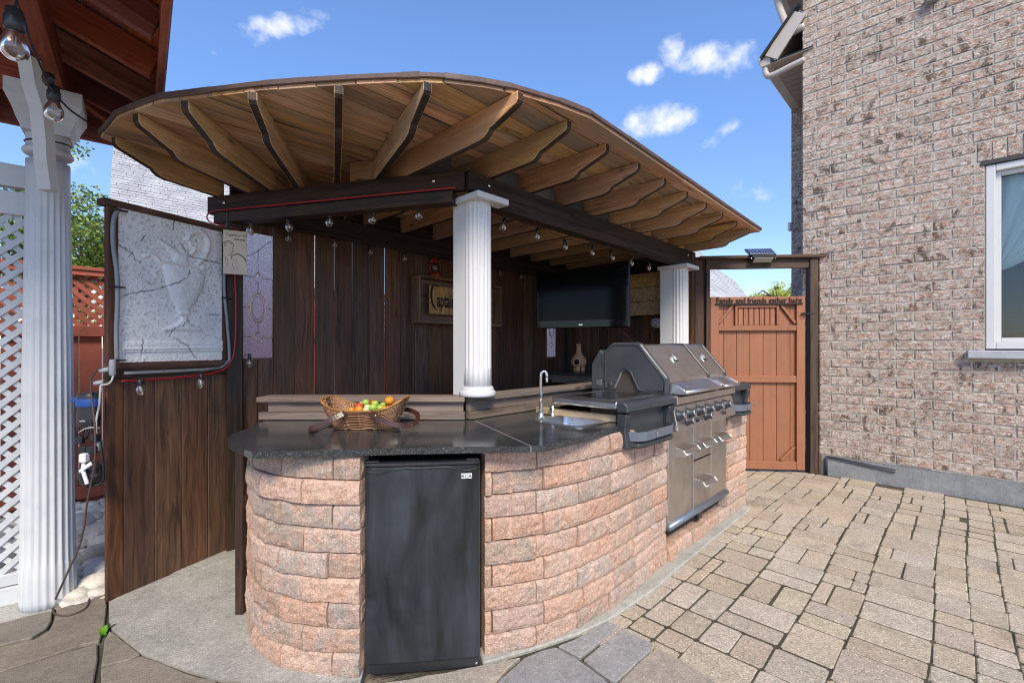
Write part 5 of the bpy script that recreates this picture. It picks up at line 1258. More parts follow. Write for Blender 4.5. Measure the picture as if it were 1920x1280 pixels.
tag(tube('television_cable', [tvr - td * .15 + UP * 1.50 - tn * .03, V(1.0, 4.15, 1.46), V(1.1, 4.2, 1.38), V(1.17, 4.2, 1.27), V(1.2, 4.25, 1.15)], .004, RUBBER, None, seg=6, sm=5), 'thin black cable hanging from the television down behind the grill', 'cable')
pb = thing('pine_box', 'shallow box of pale pine boards on the side wall right of the television', 'box', AB(4.5, 2.4, 1.6))
for k in range(3): box('board', (4.52, 2.47, 1.735 + k * .152), (.022, .62, .146), PALEPINE, pb, M_AB, ch=.002)
box('side', (4.57, 2.77, 1.887), (.09, .02, .455), PALEPINE, pb, M_AB)
wl_ = lathe('white_wall_lamp', [(.02, -.05), (.055, -.045), (.065, 0), (.055, .04), (.02, .05)], paint('greyish_white', (.42, .43, .44), .5), None, M_AB @ Matrix.Translation((4.50, 2.27, 1.57)), seg=16); tag(wl_, 'round white wall fixture below the pine box', 'lamp')
# framed wooden sign with carved lettering
sgn = thing('carved_sign', 'framed wooden sign with burnt gothic lettering partly behind the front column', 'sign', Mw @ V(1.9, -.1, 1.55))
s0, s1, z0, z1 = 1.385, 2.43, 1.53, 1.945; dp = .125
SF = SIGNWOOD
bar('frame', Mw @ V(s0, -dp / 2, z1 - .008), Mw @ V(s1, -dp / 2, z1 - .008), dp, .018, SF, sgn); bar('frame', Mw @ V(s0, -dp / 2, z0 + .008), Mw @ V(s1, -dp / 2, z0 + .008), dp, .018, SF, sgn)
bar('frame', Mw @ V(s0 + .009, -dp / 2, z0 + .017), Mw @ V(s0 + .009, -dp / 2, z1 - .017), dp, .018, SF, sgn, up=dW); bar('frame', Mw @ V(s1 - .009, -dp / 2, z0 + .017), Mw @ V(s1 - .009, -dp / 2, z1 - .017), dp, .018, SF, sgn, up=dW)
bar('back', Mw @ V(s0 + .02, -.012, (z0 + z1) / 2), Mw @ V(s1 - .02, -.012, (z0 + z1) / 2), .012, z1 - z0 - .036, SIGNWOOD, sgn)
SW2 = wood('honey_sign_wood', (.62, .36, .16), (.26, .14, .065), rough=.6, vary=.12, stain=.6)
xs = s0 + .13
for w_ in (.195, .20, .19, .20): bar('face_board', Mw @ V(xs + w_ / 2, -.09, z0 + .085), Mw @ V(xs + w_ / 2, -.09, z1 - .075), w_ - .004, .015, SW2, sgn, up=nW); xs += w_
Mtx = frame(dW, UP, -nW, Mw @ V(s0 + .145, -.0985, z0 + .145))
INK = plain('burnt_letter', (.02, .012, .008), .8)
cu_ = [(.085, .185), (.05, .205), (.018, .18), (.005, .12), (.012, .05), (.04, .0), (.078, -.025)]
tube('lettering', [Mtx @ V(x, y, .0) for x, y in cu_], [.004, .008, .010, .011, .010, .008, .003], INK, sgn, seg=6, sm=4)
text('lettering', "aptain's", .18, Mtx @ Matrix.Translation((.07, .01, .0)), INK, sgn, ext=.001, off=.004, sx=.50)
# red lantern
lp = Mw @ V(1.60, -.07, 1.947); ln_ = thing('hurricane_lantern', 'small red hurricane lantern standing on the framed wooden sign', 'lantern', lp); Ml = Matrix.Translation(lp)
lathe('tank', [(.045, 0), (.05, .006), (.05, .03), (.035, .045), (.022, .05)], REDENAMEL, ln_, Ml, seg=20); lathe('chimney', [(.022, .05), (.034, .075), (.034, .10), (.024, .13)], WINGLASS, ln_, Ml, seg=20)
lathe('hood', [(.024, .13), (.034, .133), (.030, .145), (.022, .15), (.022, .175), (.012, .185)], REDENAMEL, ln_, Ml, seg=20)
for sx in (-1, 1): tube('side_tube', [lp + dW * (sx * .04) + V(0, 0, .035), lp + dW * (sx * .058) + V(0, 0, .06), lp + dW * (sx * .056) + V(0, 0, .13), lp + dW * (sx * .03) + V(0, 0, .165)], .006, REDENAMEL, ln_, seg=8, sm=4)
for zz in (.075, .1): tube('wire_guard', [lp + V(.036 * math.cos(t), .036 * math.sin(t), zz) for t in [i * .6283 for i in range(10)]], .0015, CHROME, ln_, seg=5, closed=True)
# ------------------------------------------------------------------ string lights
def bulbmesh(k=1):
    return [(.004 * k, .05 * k), (.010 * k, .048 * k), (.012 * k, .03 * k), (.013 * k, .018 * k)], [(.012 * k, .019 * k), (.019 * k, .008 * k), (.024 * k, -.008 * k), (.023 * k, -.022 * k), (.015 * k, -.034 * k), (.003 * k, -.038 * k)]
FIL = plain('filament', (.75, .6, .35), .4)
def garland(nm, label, pts, hang, m=BROWNCORD, cord_r=.0022, k=1.0, anchor=True, grp='strings of globe bulbs round the bar', socket=None, bulbs=None, cordpts=None):
    t = thing(nm, label, 'string lights', pts[0], grp)
    socket = socket or BLACKP; s_, g_ = bulbmesh(k * 1.0); cp = cordpts or [p + V(0, 0, .055 * k) for p in pts]
    tube('cord', cp, cord_r, m, t, seg=6, sm=0 if len(cp) < 3 else 5)
    s_m = mk('socket', *lathemesh(s_, 12)); s_m.materials.append(socket); g_m = mk('bulb', *lathemesh(g_, 16)); g_m.materials.append(BULBGLASS)
    f_m = mk('filament', *lathemesh([(.002 * k, .015 * k), (.0045 * k, .005 * k), (.0045 * k, -.012 * k), (.002 * k, -.02 * k)], 6)); f_m.materials.append(FIL)
    for p in (bulbs or pts):
        T = Matrix.Translation(p) @ Matrix.Rotation(random.uniform(-.25, .25), 4, 'X') @ Matrix.Rotation(random.uniform(-.25, .25), 4, 'Y')
        so_ = link('socket', s_m, None, t, T, smooth=True); link('bulb', g_m, None, t, T, smooth=True); link('filament', f_m, None, t, T)
    return t
g1_ = [at(470, 430, 2.86), at(542, 423, 2.83), at(618, 414, 2.79), at(699, 409, 2.73), at(786, 401, 2.68)]
garland('string_lights', 'bulbs hanging under the left beam of the shelter from left post to front column', g1_, .05)
g2_ = [at(943, 423, 2.90), at(1006.6, 440, 3.13), at(1059, 460, 3.43), at(1110, 471.6, 3.70), at(1147, 480, 3.90), at(1183.5, 491, 4.13), at(1216.6, 500, 4.37)]
garland('string_lights', 'bulbs hanging under the right beam between the two white columns', g2_, .05)
def onwall(u, v, off):
    d = V((u - 960) / F, 1, (650 - v) / F); t = (P0 - nW * off - V(0, 0, H)).dot(nW) / d.dot(nW); return V(0, 0, H) + d * t
g3_ = [onwall(u, v, .06) for u, v in [(541, 444), (627, 456), (694, 471), (759, 483), (814, 490), (937, 511), (977, 518)]]
garland('string_lights', 'bulbs strung high along the back board wall above the sign', g3_, .05)

# ================================================================== SIDE FENCE WITH URN RELIEF
F0 = V(-2.107, 2.356, 0); fdv = (V(-1.86, 2.93, 0) - F0).normalized(); fnv = V(-fdv.y, fdv.x, 0)      # fnv points away to the left
Mfz = frame(fdv, UP, -fnv * -1, F0)   # x along, y up, z
Mfz = frame(fdv, UP, fdv.cross(UP), F0); zf = fdv.cross(UP)   # zf points towards the bar (right/front)
FW = .66
sf = thing('screen_fence', 'low brown board screen holding the white urn relief beside the bar', 'fence', F0)
edges_ = [0, .076, .224, .371, .5215, FW]
for i in range(5): bar('board', F0 + fdv * ((edges_[i] + edges_[i + 1]) / 2) + UP * -.02, F0 + fdv * ((edges_[i] + edges_[i + 1]) / 2) + UP * 1.15, edges_[i + 1] - edges_[i] - .003, .022, WALLWOOD, sf, up=zf)
def fb2(nm, s0, s1, z0, z1, off, th, m=SIGNWOOD): 
    if z1 - z0 > s1 - s0: return bar(nm, F0 + fdv * ((s0 + s1) / 2) + zf * off + UP * z0, F0 + fdv * ((s0 + s1) / 2) + zf * off + UP * z1, s1 - s0, th, m, sf, up=zf)
    return bar(nm, F0 + fdv * s0 + zf * off + UP * ((z0 + z1) / 2), F0 + fdv * s1 + zf * off + UP * ((z0 + z1) / 2), th, z1 - z0, m, sf)
FRW = wood('panel_frame_wood', (.16, .075, .045), (.06, .028, .018), rough=.7, vary=.15, stain=.4, knots=False)
fb2('rail', 0, FW, 1.15, 1.20, .005, .05, DARKWOOD); fb2('frame', .0, FW, 1.20, 1.235, .006, .035, FRW); fb2('frame', 0, .045, 1.235, 2.05, .006, .035, FRW); fb2('frame', .60, FW - .02, 1.235, 2.05, .006, .035, FRW); fb2('cap', -.02, FW, 2.05, 2.085, .0, .07, FRW)
# carved panel: relief as real geometry, from a height field
nxp, nzp = 150, 210; PW, PH = .553, .812
ys, xs_ = np.mgrid[0:nzp + 1, 0:nxp + 1]; X = xs_ / nxp; Z = ys / nzp      # 0..1, from bottom left
hgt = np.zeros_like(X); crack = np.zeros_like(X)
asp = PW / PH
def sm(x, a, b): t = np.clip((x - a) / (b - a), 0, 1); return t * t * (3 - 2 * t)
def seg(x0, z0, x1, z1):
    px, pz = (X - x0) * PW, (Z - z0) * PH; dx, dz = (x1 - x0) * PW, (z1 - z0) * PH; t = np.clip((px * dx + pz * dz) / (dx * dx + dz * dz), 0, 1); return np.hypot(px - t * dx, pz - t * dz)
def ridge(pts, w_, h_):
    global hgt
    d = np.full_like(X, 9.)
    for a, b in zip(pts[:-1], pts[1:]): d = np.minimum(d, seg(*a, *b))
    hgt = np.maximum(hgt, h_ * np.sqrt(np.clip(1 - (d / w_) ** 2, 0, 1)))
# outline pixel coordinates of the photograph crop are turned into panel fractions
def cx(u, v):   # crop px (951 wide crop): corners of the panel
    x = (u - 82) / (790 - 82); zt = 95 + (240 - 95) * x; zb = 1135 + (1105 - 1135) * x; return (x, 1 - (v - zt) / (zb - zt))
body = [cx(*p) for p in [(345,455),(380,610),(420,720),(450,775),(530,775),(580,720),(640,620),(655,540),(620,505),(540,480),(380,455)]]
def polymask(pts):
    inside = np.zeros_like(X, bool); n = len(pts)
    for i in range(n):
        x1, y1 = pts[i]; x2, y2 = pts[(i + 1) % n]; c = ((y1 > Z) != (y2 > Z)) & (X < (x2 - x1) * (Z - y1) / (y2 - y1 + 1e-9) + x1); inside ^= c
    d = np.full_like(X, 9.)
    for i in range(n): d = np.minimum(d, seg(*pts[i], *pts[(i + 1) % n]))
    return np.where(inside, d, -d)
def raise_(pts, h_, w_):
    global hgt
    d = polymask(pts); hgt = np.maximum(hgt, h_ * np.sqrt(np.clip(1 - (1 - np.clip(d / w_, 0, 1)) ** 2, 0, 1)))
raise_(body, .016, .07)
raise_([cx(*p) for p in [(420,450),(415,400),(300,285),(340,300),(430,350),(470,385),(520,395),(530,470)]], .012, .03)
raise_([cx(*p) for p in [(450,775),(530,775),(535,810),(450,810)]], .014, .01)
raise_([cx(*p) for p in [(470,812),(525,812),(520,850),(560,880),(625,895),(625,915),(345,915),(350,900),(430,870),(465,845)]], .010, .02)
ridge([cx(*p) for p in [(520,290),(530,260),(560,240),(610,235),(655,260),(680,310),(670,370),(640,420),(600,450)]], .016, .011)
ridge([cx(*p) for p in [(540,300),(545,330),(580,345),(570,370),(545,400)]], .008, .007)
ridge([cx(*p) for p in [(335,455),(300,410),(260,400),(240,410)]], .012, .009); ridge([cx(*p) for p in [(330,500),(290,520),(310,545)]], .009, .006)
ridge([cx(*p) for p in [(640,470),(620,500),(660,490),(690,470)]], .009, .007)
ridge([cx(*p) for p in [(345,450),(520,475),(600,500)]], .006, .018)
for vv, hh_, ww in ((1015, .006, .02), (1045, .009, .008), (1062, .006, .006)):
    ridge([cx(100, vv), cx(795, vv - 22)], ww, hh_)
cracks = [[(82,345),(120,370),(150,385),(175,410),(180,440),(220,455)], [(430,150),(428,200),(430,235)], [(520,380),(560,415),(620,425),(700,435),(785,458)], [(95,690),(160,670),(240,650),(330,630),(370,615),(450,585),(510,545),(530,505)], [(530,840),(480,875),(430,895),(410,920),(400,960)], [(225,980),(220,1030),(215,1100)], [(430,960),(500,1000),(540,1040),(600,1110)], [(215,310),(250,270)], [(640,800),(780,806)], [(480,320),(515,380)]]
rr = np.random.RandomState(3)
for c_ in cracks:
    pts = [cx(*p) for p in c_]; q = [pts[0]]
    for a, b in zip(pts[:-1], pts[1:]):
        for t in (.33, .66, 1.): q.append((a[0] + (b[0] - a[0]) * t + rr.uniform(-.008, .008), a[1] + (b[1] - a[1]) * t + rr.uniform(-.006, .006)))
    for a, b in zip(q[:-1], q[1:]):
        d = seg(*a, *b); wv = rr.uniform(.0014, .0038); crack = np.maximum(crack, np.clip(1.2 - d / wv, 0, 1))
pit = np.array([[noise.noise(V(X[j, i] * PW * 75, Z[j, i] * PH * 75, 1.7)) + .5 * noise.noise(V(X[j, i] * PW * 190, Z[j, i] * PH * 190, 4.)) for i in range(nxp + 1)] for j in range(nzp + 1)])
bgm = 1 - np.clip(hgt / .006, 0, 1)
pits = np.clip((pit - .27) * 5, 0, 1) * (.12 + .88 * bgm) * (Z > .12)
wav = np.array([[noise.noise(V(X[j, i] * 6, Z[j, i] * 8, 9.)) for i in range(nxp + 1)] for j in range(nzp + 1)])
surf = hgt * 1.4 + .002 * pit - .002 * pits - .004 * crack + .0004 * wav
vsx = [F0 + fdv * (.045 + X[j, i] * PW + (.004 * noise.noise(V(0, Z[j, i] * 20, X[j, i] * 3)) if i in (0, nxp) else 0)) + UP * (1.238 + Z[j, i] * PH + (.004 * noise.noise(V(X[j, i] * 20, 5, 0)) if j in (0, nzp) else 0)) + zf * (.027 + surf[j, i]) for j in range(nzp + 1) for i in range(nxp + 1)]
fsx = [(j * (nxp + 1) + i, j * (nxp + 1) + i + 1, (j + 1) * (nxp + 1) + i + 1, (j + 1) * (nxp + 1) + i) for j in range(nzp) for i in range(nxp)]
pm = mk('urn_relief', vsx, fsx)
att = pm.color_attributes.new('wear', 'FLOAT_COLOR', 'POINT'); wear = np.clip(crack + pits * .38, 0, 1).ravel(); buf = np.ones((len(wear), 4)); buf[:, 0] = buf[:, 1] = buf[:, 2] = wear; att.data.foreach_set('color', buf.ravel())
rn = NB('weathered_white_plaster'); rc_ = rn.coords((1, 1, 1), rnd=False); at_ = rn.n('VertexColor', layer_name='wear').outputs[0]
rb = rn.mixc(rn.mr(rn.noise(rc_, 7, 6, .7), .35, .7), (.86, .86, .83), (.70, .70, .68)); rb = rn.mixc(rn.math('MULTIPLY', rn.mr(rn.noise(rc_, 95, 4, .65), .61, .67), .6), rb, (.12, .12, .115)); rb = rn.mixc(rn.math('MULTIPLY', rn.mr(rn.noise(rc_, 38, 5, .7), .60, .68), .5), rb, (.22, .22, .21)); rb = rn.mixc(at_, rb, (.03, .033, .03)); rn.set(color=rb, rough=.85, normal=rn.bump(rn.noise(rc_, 120, 3), .002, .6))
ur = link('urn_relief', pm, rn.m, None, smooth=True); tag(ur, 'cracked white plaster relief panel with a carved urn', 'relief')
bk = box('relief_back', (.045 + PW / 2, 1.238 + PH / 2, .008), (PW, PH, .018), rn.m, ur, Mfz, ch=0)

# plaque
pl = thing('engraved_plaque', 'small beige plaque with sketched couple and script lettering on the left post', 'plaque', at(440, 470, 2.86))
Pp = at(418.5, 513, 2.84); Pq = at(463, 513, 2.90); pdv = V(Pq.x - Pp.x, Pq.y - Pp.y, 0); pw_ = pdv.length; pdv.normalize()
Mpl = frame(pdv, UP, pdv.cross(UP), Pp); ph_ = .275
PLQ = paint('beige_plaque', (.60, .50, .38), rough=.6, dirt=(.36, .30, .23), dirtamt=.6)
box('plate', (pw_ / 2, ph_ / 2, 0), (pw_, ph_, .008), PLQ, pl, Mpl, ch=.001)
INK2 = plain('sketch_ink', (.06, .045, .035), .8)
text('lettering', 'Together we', .024, Mpl @ Matrix.Translation((.008, ph_ - .036, .0045)), INK2, pl, ext=.0004, shear=.4, sx=.95); text('lettering', 'are one', .019, Mpl @ Matrix.Translation((.058, ph_ - .060, .0045)), INK2, pl, ext=.0004, shear=.4, off=.0005)
def sk(pts, r=.0009): tube('sketch_line', [Mpl @ V(x * pw_, y * ph_, .0045) for x, y in pts], r, INK2, pl, seg=4, sm=4)
sk([(.02,.68),(.12,.74),(.30,.75),(.42,.68),(.40,.58),(.43,.55),(.38,.50),(.33,.44),(.2,.42)], .0014); sk([(.05,.62),(.15,.71),(.28,.72),(.38,.66)], .002); sk([(.26,.60),(.33,.58)]); sk([(.25,.52),(.31,.50),(.29,.47)])
sk([(.33,.34),(.38,.42),(.55,.46),(.72,.44),(.88,.38),(.97,.30)], .0022); sk([(.42,.43),(.62,.48),(.85,.42),(.98,.33)], .0015); sk([(.36,.30),(.40,.20),(.45,.12)]); sk([(.40,.33),(.45,.32)], .0016); sk([(.50,.33),(.56,.33)], .0014); sk([(.46,.27),(.52,.26),(.58,.28)]); sk([(.08,.40),(.12,.25),(.2,.15)]); sk([(.03,.40),(.15,.36),(.22,.22)])

# red cord, conduits
tag(tube('extension_cord', [b1a.lerp(b1b, .96) + V(.02, -.05, 2.196), b1a.lerp(b1b, .5) + V(0, -.045, 2.196), b1a.lerp(b1b, .12) + V(0, -.045, 2.196), V(-1.93, 2.94, 2.196), V(-1.985, 2.96, 2.17), V(-1.965, 2.96, 2.13), V(-1.90, 2.95, 2.11), at(452, 440, 2.91), at(441, 515, 2.92), at(442, 560, 2.92), at(441, 640, 2.92), at(432, 680, 2.88), at(405, 698, 2.80), at(340, 707, 2.62), at(270, 712, 2.42), at(228, 714, 2.32)], .0042, REDCORD, None, seg=8, sm=5), 'thick red extension cord running along the left beam and down to the fence', 'cord')
CLR = paint('clear_grey_tubing', (.22, .24, .25), rough=.3, dirtamt=.4)
tag(tube('grey_conduit', [F0 + fdv * a + zf * .045 + UP * z_ for a, z_ in [(.62, 1.22), (.635, 1.26), (.622, 1.45), (.60, 1.7), (.605, 1.95), (.585, 2.03)]][::-1] + [F0 + fdv * a + zf * .045 + UP * z_ for a, z_ in [(.55, 1.185), (.3, 1.18), (.06, 1.18)]], .009, CLR, None, seg=8, sm=4), 'grey flexible conduit looping down the right side of the urn relief', 'conduit')
tag(tube('grey_conduit', [F0 + fdv * a + zf * .048 + UP * z_ for a, z_ in [(.04, 2.04), (.014, 1.98), (.012, 1.85), (.028, 1.70), (.03, 1.55), (.026, 1.4), (.028, 1.24)]], .011, CLR, None, seg=8, sm=4), 'thick grey conduit running down the left side of the urn relief', 'conduit')
for k, (a, z_) in enumerate(((.028, 1.63), (.61, 1.63), (.04, 2.03), (.03, 1.25))): tag(bar('cable_tie', F0 + fdv * (a - .03) + zf * .058 + UP * z_, F0 + fdv * (a + .03) + zf * .058 + UP * z_, .02, .008, RUBBER, None), ['black cable tie halfway down the left conduit of the relief', 'black cable tie halfway down the right conduit of the relief', 'black cable tie at the top left corner of the relief', 'black cable tie at the bottom left corner of the relief'][k], 'cable tie', 'cable ties round the urn relief')
g4 = [at(230, 722, 2.30), at(264, 728, 2.40), at(377, 716, 2.66), at(468, 678, 2.98)]
garland('string_lights', 'bulbs hanging along the rail below the urn relief', g4, .05, bulbs=g4[1:])

# ------------------------------------------------------------------ power unit and plugs hanging at the fence end
pc = at(166, 765, 2.30); pu = thing('power_unit', 'black transformer wrapped in blue tape with hanging plugs at the fence end', 'power unit', pc)
lathe('housing', [(.030, -.095), (.050, -.09), (.052, -.05), (.047, 0), (.052, .06), (.046, .078), (.025, .082)], BLACKP, pu, Matrix.Translation(pc) @ Matrix.Diagonal((1.05, .7, 1, 1)), seg=20)
lathe('tape', [(.0535, .010), (.0545, .012), (.0545, .048), (.0535, .050)], BLUETAPE, pu, Matrix.Translation(pc) @ Matrix.Diagonal((1.05, .72, 1, 1)), seg=20)
bar('tape_tail', at(133, 752, 2.29), at(147, 745, 2.28), .004, .022, BLUETAPE, pu)
text('lettering', 'malibu', .012, Matrix.Translation(pc + V(-.012, -.038, -.062)) @ Matrix.Rotation(R(90), 4, 'X'), WHITEPL, pu, ext=.0003)
for k in range(7):
    x = 150 + k * 5.2; tube('cable', [at(x, 785, 2.28), at(x + random.uniform(-3, 3), 805, 2.27), at(x + random.uniform(-5, 5), 822, 2.27)], .0045, RUBBER, pu, seg=6, sm=3)
for (u, v, w_, h_, m, yy) in ((150, 825, .035, .035, RUBBER, 2.26), (178, 820, .035, .04, RUBBER, 2.26), (157, 844, .035, .045, RUBBER, 2.25), (172, 843, .04, .04, RUBBER, 2.25), (185, 835, .03, .05, plain('grey_plug', (.3, .31, .31), .5), 2.28), (158, 858, .032, .045, WHITEPL, 2.23)):
    box('plug', tuple(at(u, v, yy)), (w_, .03, h_), m, pu, ch=.005)
vs, fs = lathemesh([(.02, -.06), (.045, -.045), (.055, -.01), (.05, .03), (.03, .05), (.01, .052)], 12)
link('plastic_bag', mk('plastic_bag', [V(v[0] * (1 + .3 * noise.noise(V(*v) * 40)), v[1] * .7, v[2] * (1 + .25 * noise.noise(V(*v) * 35 + V(3, 0, 0)))) for v in vs], fs), RUBBER, pu, Matrix.Translation(at(170, 887, 2.27)))
tube('white_cord', [at(158, 866, 2.235), at(156, 880, 2.22), at(160, 895, 2.22), at(164, 907, 2.22)], .009, WHITEPL, pu, seg=8, sm=4); tube('white_flap', [at(149, 884, 2.22), at(160, 876, 2.21), at(172, 868, 2.21)], .010, WHITEPL, pu, seg=6, sm=3, flat=(1, .4))
tube('cable', [at(186, 815, 2.28), at(190, 845, 2.27), at(194, 880, 2.27), at(192, 902, 2.27), at(178, 910, 2.26), at(160, 906, 2.26), at(147, 890, 2.27)], .006, RUBBER, pu, seg=8, sm=4)
tube('zip_tie', [at(147, 811, 2.25), at(158, 804, 2.23), at(172, 801, 2.22), at(187, 802, 2.24)], .002, WHITEPL, pu, seg=5, sm=3)
tag(tube('pale_cable', [at(213, 700, 2.33), at(210, 712, 2.32), at(202, 720, 2.31), at(190, 722, 2.30), at(188, 735, 2.29), at(186, 760, 2.29), at(181, 785, 2.28), at(180, 805, 2.27), at(182, 815, 2.27)], .005, paint('pale_grey_cord', (.45, .46, .43), .5), None, seg=8, sm=4), 'pale grey cord looping from the conduit down beside the transformer', 'cord')
fit = thing('conduit_fitting', 'grey conduit elbow with two plugs at the lower left corner of the relief', 'fitting', at(210, 690, 2.34))
lathe('elbow', [(.010, -.04), (.015, -.03), (.015, .03), (.012, .045)], GREYPVC, fit, Matrix.Translation(at(211, 690, 2.33)), seg=14)
for (u, v) in ((196, 693), (186, 717)): tube('plug', [at(u - 9, v + 2, 2.31), at(u + 8, v - 1, 2.32)], .012, paint('grey_plug_body', (.45, .46, .46), .4), fit, seg=8)
tag(tube('brown_cable', [at(193, 690, 2.31), at(180, 696, 2.30), at(171, 710, 2.30), at(170, 724, 2.29), at(172, 745, 2.25), at(176, 780, 2.22), at(179, 820, 2.21), at(177, 870, 2.21), at(170, 910, 2.21), at(162, 950, 2.22), at(158, 985, 2.22), at(148, 1025, 2.22), at(130, 1065, 2.2), at(112, 1105, 2.2), gr(102, 1128, .01), gr(100, 1147, .008), gr(118, 1154, .012), gr(140, 1150, .012), gr(162, 1138, .012), gr(168, 1120, .012)], .0045, BROWNCORD, None, seg=8, sm=5), 'thin brown cord hanging from the fence and curling on the flagstones', 'cord')
cn = bar('cord_connector', gr(164, 1117, .015), gr(179, 1113, .016), .016, .016, RUBBER); tag(cn, 'small black connector at the end of the brown cord on the stones', 'connector')
tag(tube('white_pipe', [gr(152, 1114, .02), gr(162, 1098, .035), gr(178, 1080, .05), gr(200, 1064, .06)], [.012, .013, .015, .015], paint('white_driftwood', (.6, .6, .57), .7, dirtamt=.6), None, seg=10, sm=3), 'white pipe end sticking out of the river stones', 'pipe')
weed = thing('weed', 'small bright green weed growing in the gap beside the concrete pad', 'weed', gr(199, 1180)); wr = random.Random(3)
for k in range(9):
    p = gr(199 + wr.uniform(-5, 4), 1186 + wr.uniform(-10, 8)); an = wr.uniform(0, 6.28); d = V(math.cos(an), math.sin(an), 1.2).normalized(); sd_ = V(-math.sin(an), math.cos(an), 0); l = wr.uniform(.03, .05); ww = l * .33
    vs = [p, p + d * l * .4 + sd_ * ww, p + d * l * .8 + sd_ * ww * .7 - V(0, 0, .004), p + d * l - V(0, 0, .01), p + d * l * .8 - sd_ * ww * .7 - V(0, 0, .004), p + d * l * .4 - sd_ * ww, p + d * l * .5 - V(0, 0, .004)]
    link('leaf', mk('leaf', vs, [(0, 1, 6), (1, 2, 6), (2, 3, 6), (3, 4, 6), (4, 5, 6), (5, 0, 6)]), GREENPLANT, weed)

# ------------------------------------------------------------------ basket with tomatoes
bc = V(-.735, 2.30, .9155); bsk = thing('wicker_basket', 'low flared wicker basket with brown leather handles on the granite', 'basket', bc)
WICK = wood('wicker', (.56, .27, .12), (.20, .075, .035), rough=.6, vary=.3, stain=.5, knots=False, scale=3)
def brim(t, lvl):     # rectangle-ish ring, flared; ends rise higher
    hx, hy = .145 + .055 * lvl, .085 + .04 * lvl; c, s_ = math.cos(t), math.sin(t); n_ = 5
    x = math.copysign(abs(c) ** (2 / n_), c) * hx; y = math.copysign(abs(s_) ** (2 / n_), s_) * hy
    zt = .088 + .055 * (abs(x) / hx) ** 3
    return bc + V(x, y, .004 + lvl * zt)
NT = 74
acc1, acc2 = Acc(), Acc()
for lv in range(14):
    l = lv / 13; pts = []
    for i in range(NT * 2):
        t = 2 * math.pi * i / (NT * 2); p = brim(t, l); o_ = (p - bc); o_.z = 0; o_.normalize(); pts.append(p + o_ * (.0032 * (1 if (i // 2 + lv) % 2 else -1)))
    acc1.add(tubemesh(pts, .0034, 5, closed=True))
st = link('weave', acc1.mesh(), WICK, bsk, smooth=True); st['kind'] = 'stuff'
for i in range(NT):
    t = 2 * math.pi * (i + .5) / NT; acc2.add(tubemesh([brim(t, l) for l in (0, .25, .5, .75, 1.03)], .0048, 5))
st = link('stakes', acc2.mesh(), WICK, bsk, smooth=True); st['kind'] = 'stuff'
tube('rim', [brim(2 * math.pi * i / 80, 1.02) for i in range(80)], .006, WICK, bsk, seg=6, closed=True)
vs = [brim(2 * math.pi * i / 40, .03) for i in range(40)]; link('floor', mk('floor', vs, [tuple(range(40))]), WICK, bsk)
inner_ = Acc(); nI = 48
vs = [brim(2 * math.pi * i / nI, .0) * 1 for i in range(nI)] + [brim(2 * math.pi * i / nI, 1.0) for i in range(nI)]
link('shade_sheet', mk('shade_sheet', vs, [(i, (i + 1) % nI, nI + (i + 1) % nI, nI + i) for i in range(nI)]), plain('basket_shadow', (.10, .05, .025), .9), bsk)  # dark inner sheet stands in for the shade behind the weave
def strap(nm, pts): 
    pts = smoothpath(pts, 5); vs, fs = [], []
    for i, p in enumerate(pts):
        a = pts[max(0, i - 1)]; b = pts[min(len(pts) - 1, i + 1)]; t = (b - a).normalized(); y = V(0, -1, .25).normalized(); z_ = t.cross(y).normalized()
        if z_.z < 0: z_ = -z_
        yy = z_.cross(t)
        for q, r_ in ((.012, .003), (-.012, .003), (-.012, -.003), (.012, -.003)): vs.append(p + z_ * q + yy * r_)
    for i in range(len(pts) - 1):
        for k in range(4): fs.append((i * 4 + k, i * 4 + (k + 1) % 4, i * 4 + 4 + (k + 1) % 4, i * 4 + 4 + k))
    fs += [(0, 1, 2, 3)[::-1], tuple(len(pts) * 4 - 4 + k for k in range(4))]
    return link(nm, mk(nm, vs, fs), LEATHER, bsk)
o_ = bc
strap('handle', [o_ + V(-.06, -.128, .090), o_ + V(-.075, -.145, .083), o_ + V(-.14, -.165, .05), o_ + V(-.22, -.15, .016), o_ + V(-.235, -.02, .013), o_ + V(-.215, .11, .016), o_ + V(-.14, .165, .05), o_ + V(-.07, .128, .083)])
strap('handle', [o_ + V(.06, -.128, .092), o_ + V(.08, -.145, .083), o_ + V(.15, -.17, .05), o_ + V(.225, -.15, .032), o_ + V(.255, -.04, .03), o_ + V(.235, .10, .05), o_ + V(.16, .15, .07), o_ + V(.08, .128, .083)])
for sx in (-.09, .09): lathe('rivet', [(.006, 0), (.005, .003)], BRASS, bsk, Matrix.Translation(o_ + V(sx, -.152, .079)) @ Matrix.Rotation(R(90), 4, 'X'), seg=8)
TOM = {'green': plain('green_tomato', (.30, .46, .07), .3), 'red': plain('red_tomato', (.62, .06, .015), .25), 'orange': plain('orange_tomato', (.75, .25, .02), .25), 'pale': plain('pale_tomato', (.50, .55, .30), .3)}
tm = {}
for k, m in TOM.items():
    x = mk('tomato', *lathemesh([(.004, -.0195), (.014, -.015), (.0195, -.004), (.020, .004), (.015, .015), (.006, .0185), (.002, .0175)], 16)); x.materials.append(m); x.polygons.foreach_set('use_smooth', [True] * len(x.polygons)); tm[k] = x
